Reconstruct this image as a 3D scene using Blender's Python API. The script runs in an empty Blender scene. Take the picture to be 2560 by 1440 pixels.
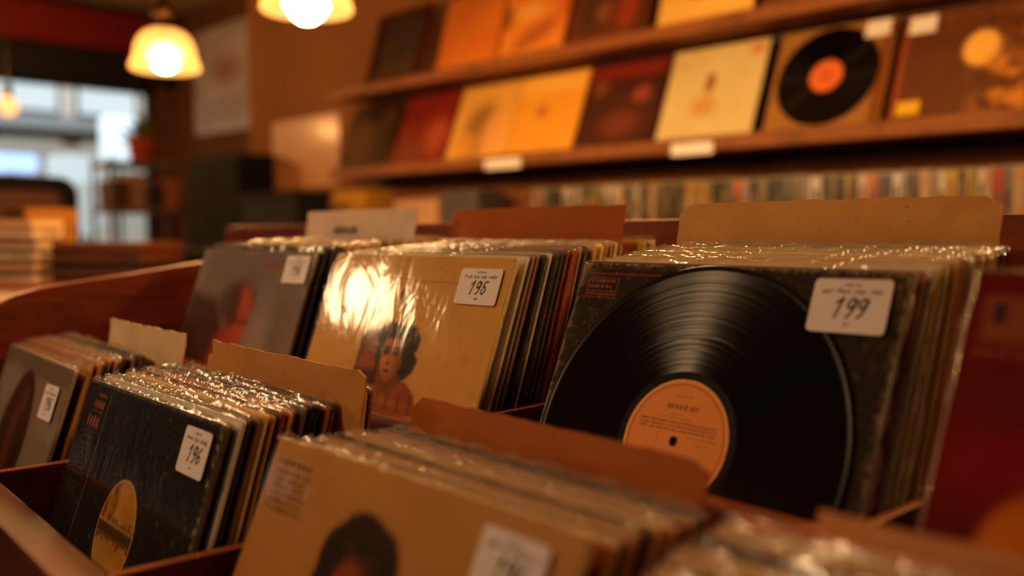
import bpy, math, random
import numpy as np
from mathutils import Matrix, Vector
random.seed(7); RNG = np.random.RandomState(11)
scene = bpy.context.scene
COL = scene.collection
HC = 1.15                      # camera height; z values below are given relative to the lens unless noted
FPX, PITCH, PAN = 2329.0, math.radians(3.33), math.radians(46)
S = 0.314                      # side of a twelve inch sleeve
PHI = math.radians(-3.3)       # the record bins stand slightly turned in the room

# ------------------------------------------------------------------ small helpers
def srgb(r, g, b):
    f = lambda v: (v/255/12.92) if v/255 <= .04045 else ((v/255+.055)/1.055)**2.4
    return (f(r), f(g), f(b))

def ray(px, py):
    a = (px-1280)/FPX; b = -(py-720)/FPX
    c, s = math.cos(PITCH), math.sin(PITCH)
    x, y, z = a, c+b*s, -s+b*c
    cp, sp = math.cos(PAN), math.sin(PAN)
    return Vector((x*cp-y*sp, x*sp+y*cp, z))

def at(px, py, X=None, Y=None, Z=None):
    """Point of the room seen at a pixel of the photograph, on a wall x=X, y=Y or a level z=Z (z from the lens)."""
    r = ray(px, py)
    t = X/r.x if X is not None else (Y/r.y if Y is not None else Z/r.z)
    return r*t

def FT(x, y, z):
    c, s = math.cos(PHI), math.sin(PHI)
    return Vector((x*c-y*s, x*s+y*c, z+HC))

def tag(o, label=None, cat=None, group=None, kind=None):
    if label: o['label'] = label
    if cat: o['category'] = cat
    if group: o['group'] = group
    if kind: o['kind'] = kind
    return o

def empty(name, loc=(0, 0, 0), rz=0):
    o = bpy.data.objects.new(name, None); COL.objects.link(o)
    o.empty_display_size = .05
    o.location = loc; o.rotation_euler = (0, 0, rz)
    return o

def link(name, me, mats, parent=None, mtx=None):
    for m in mats: me.materials.append(m)
    o = bpy.data.objects.new(name, me); COL.objects.link(o)
    if parent: o.parent = parent
    if mtx is not None: o.matrix_basis = mtx
    return o

class MB:
    """Collects polygons with a colour and a material slot each and makes ONE mesh."""
    def __init__(s): s.v = []; s.f = []; s.c = []; s.m = []
    def poly(s, pts, col=(1, 1, 1), m=0):
        n = len(s.v); s.v += [tuple(p) for p in pts]; s.f.append(list(range(n, n+len(pts)))); s.c.append(col); s.m.append(m)
    def faces(s, verts, faces, col=(1, 1, 1), m=0):
        n = len(s.v); s.v += [tuple(p) for p in verts]
        for f in faces: s.f.append([i+n for i in f]); s.c.append(col); s.m.append(m)
    def box(s, a, b, col=(1, 1, 1), m=0, top=None, mtx=None, topm=None):
        (x0, y0, z0), (x1, y1, z1) = a, b
        v = [Vector(p) for p in ((x0, y0, z0), (x1, y0, z0), (x1, y1, z0), (x0, y1, z0), (x0, y0, z1), (x1, y0, z1), (x1, y1, z1), (x0, y1, z1))]
        if mtx: v = [mtx @ p for p in v]
        n = len(s.v); s.v += [tuple(p) for p in v]
        for i, f in enumerate(((0, 3, 2, 1), (4, 5, 6, 7), (0, 1, 5, 4), (1, 2, 6, 5), (2, 3, 7, 6), (3, 0, 4, 7))):
            s.f.append([k+n for k in f]); s.c.append(top if (top and i == 1) else col); s.m.append(topm if (topm is not None and i == 1) else m)
    def prism(s, prof, axis, a, b, col=(1, 1, 1), m=0, edgem=None, edgec=None):
        """prof: 2-D outline; extruded along axis x, y or z from a to b."""
        def P(u, w, t):
            return {'x': (t, u, w), 'y': (u, t, w), 'z': (u, w, t)}[axis]
        n = len(prof); k = len(s.v)
        s.v += [P(u, w, a) for u, w in prof]+[P(u, w, b) for u, w in prof]
        s.f.append([k+i for i in range(n)][::-1]); s.c.append(col); s.m.append(m)
        s.f.append([k+n+i for i in range(n)]); s.c.append(col); s.m.append(m)
        for i in range(n):
            j = (i+1) % n
            s.f.append([k+i, k+j, k+n+j, k+n+i]); s.c.append(edgec or col); s.m.append(m if edgem is None else edgem)
    def lathe(s, prof, seg=40, col=(1, 1, 1), m=0, c=(0, 0, 0)):
        k = len(s.v)
        for r, z in prof:
            for i in range(seg):
                a = 2*math.pi*i/seg; s.v.append((c[0]+r*math.cos(a), c[1]+r*math.sin(a), c[2]+z))
        for j in range(len(prof)-1):
            for i in range(seg):
                i2 = (i+1) % seg
                s.f.append([k+j*seg+i, k+j*seg+i2, k+(j+1)*seg+i2, k+(j+1)*seg+i]); s.c.append(col); s.m.append(m)
    def tube(s, pts, r, seg=8, col=(1, 1, 1), m=0):
        pts = [Vector(p) for p in pts]; k = len(s.v)
        for i, p in enumerate(pts):
            d = (pts[min(i+1, len(pts)-1)]-pts[max(i-1, 0)]).normalized()
            a = d.orthogonal().normalized() if i == 0 else (a-d*a.dot(d)).normalized()
            b = d.cross(a); rr = r[i] if isinstance(r, (list, tuple)) else r
            for q in range(seg):
                t = 2*math.pi*q/seg; s.v.append(tuple(p+(a*math.cos(t)+b*math.sin(t))*rr))
        for i in range(len(pts)-1):
            for q in range(seg):
                q2 = (q+1) % seg
                s.f.append([k+i*seg+q, k+i*seg+q2, k+(i+1)*seg+q2, k+(i+1)*seg+q]); s.c.append(col); s.m.append(m)
        s.f.append([k+q for q in range(seg)][::-1]); s.c.append(col); s.m.append(m)
        s.f.append([k+(len(pts)-1)*seg+q for q in range(seg)]); s.c.append(col); s.m.append(m)
    def mesh(s, name, smooth=False):
        me = bpy.data.meshes.new(name); me.from_pydata(s.v, [], s.f)
        a = me.color_attributes.new('Col', 'FLOAT_COLOR', 'CORNER')
        buf = np.ones((len(me.loops), 4), np.float32); i = 0
        for f, c in zip(s.f, s.c):
            buf[i:i+len(f), :3] = c; i += len(f)
        a.data.foreach_set('color', buf.ravel())
        me.polygons.foreach_set('material_index', s.m)
        if smooth: me.polygons.foreach_set('use_smooth', [True]*len(s.f))
        me.update(); return me
    def build(s, name, mats, parent=None, mtx=None, smooth=False, bevel=0, weld=False):
        me = s.mesh(name, smooth)
        o = link(name, me, mats if isinstance(mats, (list, tuple)) else [mats], parent, mtx)
        if weld:
            w = o.modifiers.new('weld', 'WELD'); w.merge_threshold = 1e-5
        if bevel:
            b = o.modifiers.new('bevel', 'BEVEL'); b.width = bevel; b.segments = 2; b.limit_method = 'ANGLE'; b.angle_limit = .6
        return o

def rrect(x0, y0, x1, y1, r, n=4):
    out = []
    for cx, cy, a0 in ((x1-r, y0+r, -90), (x1-r, y1-r, 0), (x0+r, y1-r, 90), (x0+r, y0+r, 180)):
        for i in range(n+1):
            a = math.radians(a0+90*i/n); out.append((cx+r*math.cos(a), cy+r*math.sin(a)))
    return out

# ------------------------------------------------------------------ materials
def newmat(name):
    m = bpy.data.materials.new(name); m.use_nodes = True
    nt = m.node_tree; b = nt.nodes['Principled BSDF']; return m, nt, b
def N(nt, t, **kw):
    n = nt.nodes.new(t)
    for k, v in kw.items():
        if k in n.inputs: n.inputs[k].default_value = v
        else: setattr(n, k, v)
    return n
def mixrgb(nt, a, b, fac, mode='MIX'):
    n = nt.nodes.new('ShaderNodeMix'); n.data_type = 'RGBA'; n.blend_type = mode
    for sock, v in ((0, fac), (6, a), (7, b)):
        if hasattr(v, 'is_output'): nt.links.new(v, n.inputs[sock])
        else: n.inputs[sock].default_value = v if sock == 0 else (*v, 1)
    return n.outputs[2]
def noise(nt, scale, detail=4, rough=.6, coord='Object', stretch=None, dist=0):
    tc = nt.nodes.new('ShaderNodeTexCoord'); src = tc.outputs[coord]
    if stretch:
        mp = nt.nodes.new('ShaderNodeMapping'); mp.inputs['Scale'].default_value = stretch
        nt.links.new(src, mp.inputs[0]); src = mp.outputs[0]
    n = N(nt, 'ShaderNodeTexNoise', Scale=scale, Detail=detail, Roughness=rough, Distortion=dist); nt.links.new(src, n.inputs['Vector'])
    return n.outputs['Fac']
def ramp(nt, fac, p0, p1, c0=(0, 0, 0), c1=(1, 1, 1)):
    r = nt.nodes.new('ShaderNodeValToRGB'); r.color_ramp.elements[0].position = p0; r.color_ramp.elements[1].position = p1
    r.color_ramp.elements[0].color = (*c0, 1); r.color_ramp.elements[1].color = (*c1, 1)
    nt.links.new(fac, r.inputs[0]); return r.outputs[0]
def bump(nt, b, h, strength=.2, dist=.001):
    n = N(nt, 'ShaderNodeBump', Strength=strength, Distance=dist); nt.links.new(h, n.inputs['Height']); nt.links.new(n.outputs[0], b.inputs['Normal'])

def wood_mat(name, c0, c1, rough=.45, stretch=(2, 22, 22), coat=.15):
    m, nt, b = newmat(name)
    n1 = noise(nt, 3, 6, .65, stretch=stretch, dist=.6); n2 = noise(nt, 9, 3)
    c = ramp(nt, n1, .3, .72, c0, c1); c = mixrgb(nt, c, (c0[0]*.5, c0[1]*.45, c0[2]*.4), ramp(nt, n2, .5, .9), 'MIX')
    nt.links.new(c, b.inputs['Base Color']); b.inputs['Roughness'].default_value = rough; b.inputs['Coat Weight'].default_value = coat
    bump(nt, b, n1, .15); return m
def plain(name, col, rough=.6, metal=0, coat=0, nscale=0, namt=.3, bmp=0, emit=0):
    m, nt, b = newmat(name)
    b.inputs['Base Color'].default_value = (*col, 1); b.inputs['Roughness'].default_value = rough; b.inputs['Metallic'].default_value = metal; b.inputs['Coat Weight'].default_value = coat
    if nscale:
        n = noise(nt, nscale, 5, .6)
        nt.links.new(mixrgb(nt, tuple(k*(1-namt) for k in col), tuple(min(1, k*(1+namt*.6)) for k in col), n), b.inputs['Base Color'])
        if bmp: bump(nt, b, n, bmp)
    if emit:
        b.inputs['Emission Color'].default_value = (*col, 1); b.inputs['Emission Strength'].default_value = emit
    return m
def print_mat(name, rough=.5, coat=0, grime=.25, wear=True):
    m, nt, b = newmat(name)
    a = N(nt, 'ShaderNodeAttribute', attribute_name='Col')
    n = noise(nt, 45, 6, .7)
    c = mixrgb(nt, a.outputs['Color'], (.75, .62, .45), ramp(nt, n, .3, .8), 'MULTIPLY') if grime else a.outputs['Color']
    if grime: c = mixrgb(nt, a.outputs['Color'], c, grime)
    if wear:
        w = noise(nt, 160, 4, .8); c = mixrgb(nt, c, (.45, .38, .30), ramp(nt, w, .64 if grime < .4 else .58, .74))
    nt.links.new(c, b.inputs['Base Color']); b.inputs['Roughness'].default_value = rough; b.inputs['Coat Weight'].default_value = coat; b.inputs['Coat Roughness'].default_value = .15
    bump(nt, b, n, .12, .0006); return m
def emis(name, col, strength):
    m = bpy.data.materials.new(name); m.use_nodes = True; nt = m.node_tree; nt.nodes.clear()
    e = N(nt, 'ShaderNodeEmission', Color=(*col, 1), Strength=strength); o = nt.nodes.new('ShaderNodeOutputMaterial'); nt.links.new(e.outputs[0], o.inputs[0]); return m
def plastic_mat(name, haze=.05, bumpk=.5, scale=55, k=1.0, rough=.1):
    """Clear polythene: see-through, with reflections that grow towards grazing view and a faint haze."""
    m = bpy.data.materials.new(name); m.use_nodes = True; nt = m.node_tree; nt.nodes.clear()
    o = nt.nodes.new('ShaderNodeOutputMaterial')
    tr = N(nt, 'ShaderNodeBsdfTransparent', Color=(.97, .96, .94, 1)); gl = N(nt, 'ShaderNodeBsdfGlossy', Color=(1, 1, 1, 1), Roughness=rough)
    df = N(nt, 'ShaderNodeBsdfDiffuse', Color=(.75, .72, .68, 1))
    h = noise(nt, scale, 3, .55, stretch=(1, .45, 1), dist=.8); bp = N(nt, 'ShaderNodeBump', Strength=bumpk, Distance=.004); nt.links.new(h, bp.inputs['Height'])
    fr = N(nt, 'ShaderNodeFresnel', IOR=1.45)
    for n in (gl, fr): nt.links.new(bp.outputs[0], n.inputs['Normal'])
    m1 = nt.nodes.new('ShaderNodeMixShader'); m1.inputs[0].default_value = haze; nt.links.new(tr.outputs[0], m1.inputs[1]); nt.links.new(df.outputs[0], m1.inputs[2])
    mu = N(nt, 'ShaderNodeMath', operation='MULTIPLY'); mu.inputs[1].default_value = k; nt.links.new(fr.outputs[0], mu.inputs[0])
    m2 = nt.nodes.new('ShaderNodeMixShader'); nt.links.new(mu.outputs[0], m2.inputs[0]); nt.links.new(m1.outputs[0], m2.inputs[1]); nt.links.new(gl.outputs[0], m2.inputs[2])
    nt.links.new(m2.outputs[0], o.inputs[0]); return m

M = {}
M['wood'] = wood_mat('varnished_red_wood', srgb(84, 32, 12), srgb(134, 56, 22))
M['woodY'] = wood_mat('varnished_red_wood_crosswise', srgb(84, 32, 12), srgb(134, 56, 22), stretch=(22, 2, 22))
M['rail'] = wood_mat('worn_rail_top', srgb(84, 44, 22), srgb(122, 70, 36), rough=.55)
M['edge'] = wood_mat('worn_wood_edge', srgb(140, 78, 34), srgb(180, 112, 56), rough=.5)
M['edgeY'] = wood_mat('worn_wood_edge_crosswise', srgb(140, 78, 34), srgb(180, 112, 56), rough=.5, stretch=(22, 2, 22))
M['shelf'] = wood_mat('shelf_wood', srgb(112, 62, 24), srgb(156, 96, 40), rough=.6, coat=0)
M['print'] = print_mat('printed_card', .45, .1)
M['matte'] = print_mat('matte_printed_card', .7, 0)
M['matte'].node_tree.nodes['Principled BSDF'].inputs['Specular IOR Level'].default_value = .18
M['worn'] = print_mat('worn_board', .75, 0, .5)
M['gloss'] = print_mat('glossy_printed_card', .3, .35, .15)
M['pouch'] = plastic_mat('clear_polythene', .05, .5)
M['pouch_top'] = plastic_mat('clear_polythene_folded_edge', .07, .36, 80, .66)
M['crinkle'] = plastic_mat('clear_polythene_crinkled', .02, .24, 26, .75, .10)
M['ink'] = plain('ink', srgb(28, 22, 34), .6)
M['ink_pale'] = plain('faded_ink', srgb(165, 148, 148), .6)
M['sticker'] = plain('white_sticker_paper', srgb(236, 230, 236), .55, nscale=30, namt=.06)
M['black'] = plain('black_lacquer', srgb(8, 6, 5), .8, nscale=4, namt=.4)
M['metal'] = plain('grey_metal', srgb(90, 88, 88), .4, .6)
M['brass'] = plain('aged_brass', srgb(120, 84, 40), .35, .9)
M['cord'] = plain('brown_cord', srgb(40, 26, 16), .7)

# card stock, each with its own tone
def card_mat(name, col):
    m, nt, b = newmat(name)
    n = noise(nt, 18, 6, .65); n2 = noise(nt, 240, 2, .5); n3 = noise(nt, 7, 2, .5, dist=1.5)
    c = mixrgb(nt, tuple(k*.72 for k in col), tuple(min(1, k*1.08) for k in col), n)
    c = mixrgb(nt, c, tuple(k*.55 for k in col), ramp(nt, n2, .68, .8))
    nt.links.new(c, b.inputs['Base Color']); b.inputs['Roughness'].default_value = .8
    bump(nt, b, n3, .5, .01); return m

# ------------------------------------------------------------------ printed pictures (colour per vertex of a fine flat grid)
class Art:
    """A square print. s runs along the top edge, d down from it, both 0..1."""
    def __init__(s, n, base):
        s.n = n; t = np.linspace(0, 1, n); s.S, s.D = np.meshgrid(t, t); s.c = np.ones((n, n, 3))*np.array(base)
    def blend(s, mask, col, a=1.0):
        k = (np.clip(mask, 0, 1)*a)[..., None]; s.c = s.c*(1-k)+np.array(col)*k; return s
    def ell(s, cx, cy, rx, ry, soft=.1, rot=0):
        x, y = s.S-cx, s.D-cy
        if rot:
            ca, sa = math.cos(rot), math.sin(rot); x, y = x*ca+y*sa, -x*sa+y*ca
        r = np.sqrt((x/rx)**2+(y/ry)**2); return np.clip((1-r)/soft+.5, 0, 1)
    def rect(s, x0, y0, x1, y1, soft=.008):
        f = lambda v: np.clip(v/soft+.5, 0, 1)
        return f(s.S-x0)*f(x1-s.S)*f(s.D-y0)*f(y1-s.D)
    def poly(s, pts, soft=.012):
        x, y = s.S, s.D; ins = np.zeros(x.shape, bool); dist = np.full(x.shape, 9.)
        for i in range(len(pts)):
            (x0, y0), (x1, y1) = pts[i], pts[(i+1) % len(pts)]
            t = np.clip(((x-x0)*(x1-x0)+(y-y0)*(y1-y0))/((x1-x0)**2+(y1-y0)**2+1e-12), 0, 1)
            dist = np.minimum(dist, np.hypot(x-x0-t*(x1-x0), y-y0-t*(y1-y0)))
            if y0 != y1: ins ^= ((y0 > y) != (y1 > y)) & (x < (x1-x0)*(y-y0)/(y1-y0)+x0)
        return np.clip(np.where(ins, dist, -dist)/soft+.5, 0, 1)
    def vn(s, cells, seed=0, oct=3):
        out = np.zeros((s.n, s.n)); amp = 1; tot = 0
        for k in range(oct):
            g = np.random.RandomState(seed+k).rand(cells+2, cells+2); u = s.S*cells; v = s.D*cells
            i, j = np.minimum(u.astype(int), cells), np.minimum(v.astype(int), cells); fu, fv = u-i, v-j; fu = fu*fu*(3-2*fu); fv = fv*fv*(3-2*fv)
            out += amp*((g[j, i]*(1-fu)+g[j, i+1]*fu)*(1-fv)+(g[j+1, i]*(1-fu)+g[j+1, i+1]*fu)*fv); tot += amp; amp *= .5; cells *= 2
        return out/tot
    def words(s, x0, y0, x1, y1, rows, col, a=.9, seed=0, fill=.55):
        """Rows of small unreadable type."""
        rs = np.random.RandomState(seed); h = (y1-y0)/rows
        for r in range(rows):
            x = x0; yy = y0+r*h
            while x < x1-.01:
                w = rs.uniform(.02, .06)*(x1-x0)*3
                xe = min(x+w, x1); q = x
                while q < xe:
                    lw = h*.34*rs.uniform(.7, 1.3)
                    s.blend(s.rect(q, yy+h*rs.uniform(.0, .18), q+lw*.75, yy+h*fill, h*.25), col, a*rs.uniform(.6, 1)); q += lw
                x = xe+h*.45
            if rs.rand() < .3: x1 = x1
        return s
    def mesh(s, name, x0, y1, w, h, z, clip=None):
        n = s.n; X = x0+s.S*w; Y = y1-s.D*h
        v = np.stack([X, Y, np.full_like(X, z)], -1).reshape(-1, 3)
        i = np.arange((n-1)*n).reshape(n-1, n)[:, :-1].ravel()
        f = np.stack([i, i+n, i+n+1, i+1], 1)
        if clip is not None:
            keep = clip(s.S, s.D).ravel(); f = f[keep[f].all(1)]
        me = bpy.data.meshes.new(name); me.from_pydata(v.tolist(), [], f.tolist())
        a = me.color_attributes.new('Col', 'FLOAT_COLOR', 'POINT'); c = np.ones((n*n, 4), np.float32); c[:, :3] = s.c.reshape(-1, 3); a.data.foreach_set('color', c.ravel())
        return me

# ------------------------------------------------------------------ handwriting
def smooth_line(pts, k=6):
    P = [Vector((p[0], p[1], 0)) for p in pts]; out = []
    for i in range(len(P)-1):
        a, b, c, d = P[max(i-1, 0)], P[i], P[i+1], P[min(i+2, len(P)-1)]
        for j in range(k):
            t = j/k; out.append(.5*((2*b)+(c-a)*t+(2*a-5*b+4*c-d)*t*t+(3*b-a-3*c+d)*t**3))
    return out+[P[-1]]
def ribbon(mb, pts, w, z, k=6):
    p = smooth_line(pts, k)
    for i in range(len(p)-1):
        d = p[i+1]-p[i]
        if d.length < 1e-9: continue
        nrm = Vector((-d.y, d.x, 0)).normalized()*w*.5; e = d.normalized()*w*.25
        mb.poly([(q.x, q.y, z) for q in (p[i]-nrm-e, p[i+1]-nrm+e, p[i+1]+nrm+e, p[i]+nrm-e)])
DIG = {'1': [[(.1, .72), (.38, .88), (.55, 1.02), (.45, .6), (.32, .1), (.28, -.08)]],
       '9': [[(.72, .82), (.5, 1.0), (.22, .8), (.25, .52), (.52, .5), (.75, .8), (.8, .95), (.7, .5), (.5, .1), (.25, -.05)]],
       '5': [[(.95, .98), (.5, .96), (.35, .55), (.62, .58), (.78, .32), (.6, .03), (.3, .02), (.22, .2), (.36, .42)]],
       '6': [[(.75, 1.0), (.4, .72), (.22, .3), (.4, .02), (.7, .1), (.76, .36), (.5, .48), (.28, .28)]],
       '3': [[(.2, .85), (.5, 1.0), (.72, .78), (.45, .55), (.72, .35), (.55, .02), (.2, .1)]]}
def number(mb, txt, x, y, h, w, z, adv=.62, slant=.18):
    for ch in txt:
        for st in DIG[ch]: ribbon(mb, [(x+(px+py*slant)*h*.72, y+py*h) for px, py in st], w, z)
        x += adv*h
def scrawl(mb, x0, x1, y, h, w, z, seed):
    rs = random.Random(seed); x = x0
    while x < x1:
        n = rs.randint(3, 6); pts = []
        for i in range(n*2):
            pts.append((x, y+(h*rs.uniform(.5, 1) if i % 2 else h*rs.uniform(-.1, .25)))); x += h*rs.uniform(.18, .42)
            if x > x1: break
        if len(pts) > 1: ribbon(mb, pts, w, z, 4)
        x += h*.5

def price_sticker(parent, quad, num, seed, label, z=.0026, numsize=.42):
    """quad: TL, TR, BR, BL in sleeve units (s, d)."""
    (x0, y0), (x1, y1), (x2, y2), (x3, y3) = [(a*S, S-b*S) for a, b in quad]
    w = (math.hypot(x1-x0, y1-y0)+math.hypot(x2-x3, y2-y3))/2; h = (math.hypot(x3-x0, y3-y0)+math.hypot(x2-x1, y2-y1))/2
    ux = Vector((x1-x0+x2-x3, y1-y0+y2-y3, 0)).normalized(); uy = Vector((-ux.y, ux.x, 0))
    cx, cy = (x0+x1+x2+x3)/4, (y0+y1+y2+y3)/4
    mtx = Matrix(((ux.x, uy.x, 0, cx), (ux.y, uy.y, 0, cy), (0, 0, 1, z), (0, 0, 0, 1)))
    mb = MB(); mb.prism(rrect(-w/2, -h/2, w/2, h/2, min(w, h)*.09), 'z', 0, .0004)
    st = mb.build('price_sticker', [M['sticker']], parent, mtx); st['label'] = label
    t = MB(); nh = h*numsize*.8
    number(t, num, -w*.20, -h*.20, nh, nh*.11, .0006)
    t.build('handwritten_price', [M['ink']], st)
    t = MB(); scrawl(t, -w*.38, w*.40, h*.22, h*.10, h*.016, .0006, seed); scrawl(t, -w*.1, w*.12, h*.37, h*.05, h*.012, .0006, seed+1); scrawl(t, -w*.02, w*.06, -h*.36, h*.05, h*.02, .0006, seed+2)
    t.build('handwritten_note', [M['ink_pale']], st)
    return st

# ------------------------------------------------------------------ sleeves
def sleeve_mesh(name, t, face, edge, seed=0, size=S):
    """A square cardboard sleeve with soft corners: x 0..S along the top, y 0..S up, z -t..0 (front at z=0)."""
    rs = random.Random(seed); mb = MB(); r = rs.uniform(.002, .005)
    prof = rrect(0, 0, size, size, r, 3)
    mb.prism(prof, 'z', -t, 0, face, 0, 1, edge)
    return mb.mesh(name)
def pouch_mesh(name, t, seed, nx=10, ny=14, over=.005, side=.003, front=True, size=S):
    """Outer bag of clear film: a slightly wavy front sheet and loose folded lips over the top and both sides."""
    rs = np.random.RandomState(seed); mb = MB()
    xs = np.linspace(-side, size+side, nx); 
    wob = rs.uniform(-1, 1, (ny+1, nx))
    if front:
        ys = np.linspace(.001, size+.0005, ny)
        V = [[(x, y, .0009+.0005*(.5+.5*wob[j, i])) for i, x in enumerate(xs)] for j, y in enumerate(ys)]
        vv = [p for row in V for p in row]
        mb.faces(vv, [(j*nx+i, j*nx+i+1, (j+1)*nx+i+1, (j+1)*nx+i) for j in range(ny-1) for i in range(nx-1)], m=0)
    # loose fins of film above the top edge (front and back sheet meeting) and along both sides
    n2 = 36; xt = np.linspace(-side, size+side, n2); o1 = over*(.45+.9*rs.rand(n2)); w1 = rs.uniform(-.0006, .0006, n2)
    o1[0] *= .4; o1[-1] *= .4
    for z0, zs in ((.0009, -1), (-t-.0004, 1)):
        rows = [[(x, size-.003, z0) for x in xt], [(x, size+o*.35, z0+zs*t*.12+w) for x, o, w in zip(xt, o1, w1)], [(x, size+o, -t*.5+w*1.5+zs*-.0003) for x, o, w in zip(xt, o1, w1)]]
        vv = [p for r_ in rows for p in r_]
        mb.faces(vv, [(j*n2+i, j*n2+i+1, (j+1)*n2+i+1, (j+1)*n2+i) for j in range(2) for i in range(n2-1)], m=1)
    for sx, sg in ((0, -1), (size, 1)):
        n3 = 22; yt = np.linspace(0, size, n3); o2 = side*(.5+.9*rs.rand(n3))
        rows = [[(sx-sg*.002, y, .0009) for y in yt], [(sx+sg*o, y, -t*.5) for y, o in zip(yt, o2)], [(sx-sg*.002, y, -t-.0004) for y in yt]]
        vv = [p for r_ in rows for p in r_]
        mb.faces(vv, [(j*n3+i, j*n3+i+1, (j+1)*n3+i+1, (j+1)*n3+i) for j in range(2) for i in range(n3-1)], m=1)
    return mb.mesh(name, True)

def pose(x, y, z, yaw, tilt):
    """Matrix of a sleeve whose top front corner (start of the top edge) is at bin point (x, y, z); it leans back by tilt (degrees)."""
    a = PHI+math.radians(yaw); th = math.radians(tilt)
    u = Vector((math.cos(a), math.sin(a), 0)); w = Vector((-math.sin(a), math.cos(a), 0))
    up = Vector((0, 0, 1))*math.cos(th)+w*math.sin(th); n = u.cross(up)
    p = FT(x, y, z)-up*S
    return Matrix(((u.x, up.x, n.x, p.x), (u.y, up.y, n.y, p.y), (u.z, up.z, n.z, p.z), (0, 0, 0, 1)))

def hero(x, y, z, yaw, tilt, face, edge, label, art=None, t=.004, crinkle=True, seed=1, group=None, pouch=True, pm='print'):
    o = link('record_sleeve', sleeve_mesh('record_sleeve', t, face, edge, seed), [M['print'], M['worn']], None, pose(x, y, z, yaw, tilt))
    tag(o, label, 'record', group)
    if art is not None:
        link('cover_print', art.mesh('cover_print', .0012, S-.0012, S-.0024, S-.0024, .0003), [M[pm]], o)
    if pouch:
        link('clear_outer_bag', pouch_mesh('clear_outer_bag', t, seed+50, 24, 24), [M['crinkle'] if crinkle else M['pouch'], M['pouch_top']], o)
    return o

ORD = 'zeroth first second third fourth fifth sixth seventh eighth ninth tenth eleventh twelfth thirteenth fourteenth fifteenth sixteenth seventeenth eighteenth nineteenth twentieth twenty-first twenty-second twenty-third twenty-fourth twenty-fifth twenty-sixth twenty-seventh twenty-eighth twenty-ninth thirtieth'.split()
def ordinal(i):
    if i < len(ORD): return ORD[i]
    tens = {3: 'thirty', 4: 'forty', 5: 'fifty', 6: 'sixty', 7: 'seventy', 8: 'eighty', 9: 'ninety', 10: 'hundred', 11: 'hundred-and-ten'}
    tens1 = {3: 'thirtieth', 4: 'fortieth', 5: 'fiftieth', 6: 'sixtieth', 7: 'seventieth', 8: 'eightieth', 9: 'ninetieth', 10: 'hundredth', 11: 'hundred-and-tenth'}
    q, r = divmod(i, 10); return tens1[q] if r == 0 else tens[q]+'-'+ORD[r]

PAL = {'black': (srgb(22, 20, 22), srgb(40, 36, 34)), 'cream': (srgb(226, 202, 140), srgb(232, 214, 170)), 'white': (srgb(225, 222, 220), srgb(235, 228, 222)), 'dark red': (srgb(110, 22, 16), srgb(130, 36, 26)),
       'red': (srgb(170, 36, 22), srgb(180, 60, 40)), 'brown': (srgb(110, 70, 36), srgb(150, 104, 60)), 'ochre': (srgb(196, 140, 40), srgb(206, 160, 70)), 'grey': (srgb(120, 112, 110), srgb(170, 160, 152)),
       'navy': (srgb(26, 32, 52), srgb(60, 62, 80)), 'tan': (srgb(190, 146, 90), srgb(210, 176, 126)), 'dark green': (srgb(34, 52, 34), srgb(80, 86, 60)), 'pink': (srgb(200, 140, 120), srgb(220, 176, 156)), 'orange': (srgb(200, 96, 24), srgb(214, 130, 60)),
       'dark brown': (srgb(52, 32, 20), srgb(84, 60, 40)), 'yellow': (srgb(206, 176, 50), srgb(214, 190, 90))}
SLEEVES = {}
def stock(kind, k):
    key = (kind, k % 3)
    if key not in SLEEVES:
        t = (.0022, .0030, .0040)[k % 3]
        a = sleeve_mesh('record_sleeve', t, *PAL[kind], seed=sum(map(ord, kind)) % 97+k % 3)
        for m in (M['print'], M['worn']): a.materials.append(m)
        b = pouch_mesh('clear_outer_bag', t, (len(SLEEVES)*7+3), 6, 6, .0035 if k % 2 else .0055, .0012)
        for m in (M['pouch'], M['pouch_top']): b.materials.append(m)
        SLEEVES[key] = (a, b, t)
    return SLEEVES[key]
def stack(kinds, x, zb, y0, y1, t0, t1, cover, group, yaw0=0., yaw1=0., first=1, jx=.003):
    """Records leaning one behind the other: tops from y0 to y1, lean from t0 to t1 degrees, bottoms all on the bin floor zb."""
    n = len(kinds)
    for i, kd in enumerate(kinds):
        f = i/max(n-1, 1); th = t0+(t1-t0)*f; y = y0+(y1-y0)*f
        a, b, t = stock(kd, i*5+n)
        up = random.uniform(.0004, .0045)
        o = bpy.data.objects.new('record_sleeve', a); COL.objects.link(o)
        o.matrix_basis = pose(x+random.uniform(-jx, jx), y, zb+S*math.cos(math.radians(th))+up, yaw0+(yaw1-yaw0)*f+random.uniform(-.12, .12), th)
        tag(o, f'{kd} record sleeve, {ordinal(i+first)} behind the {cover}', 'record', group)
        p = bpy.data.objects.new('clear_outer_bag', b); COL.objects.link(p); p.parent = o

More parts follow.
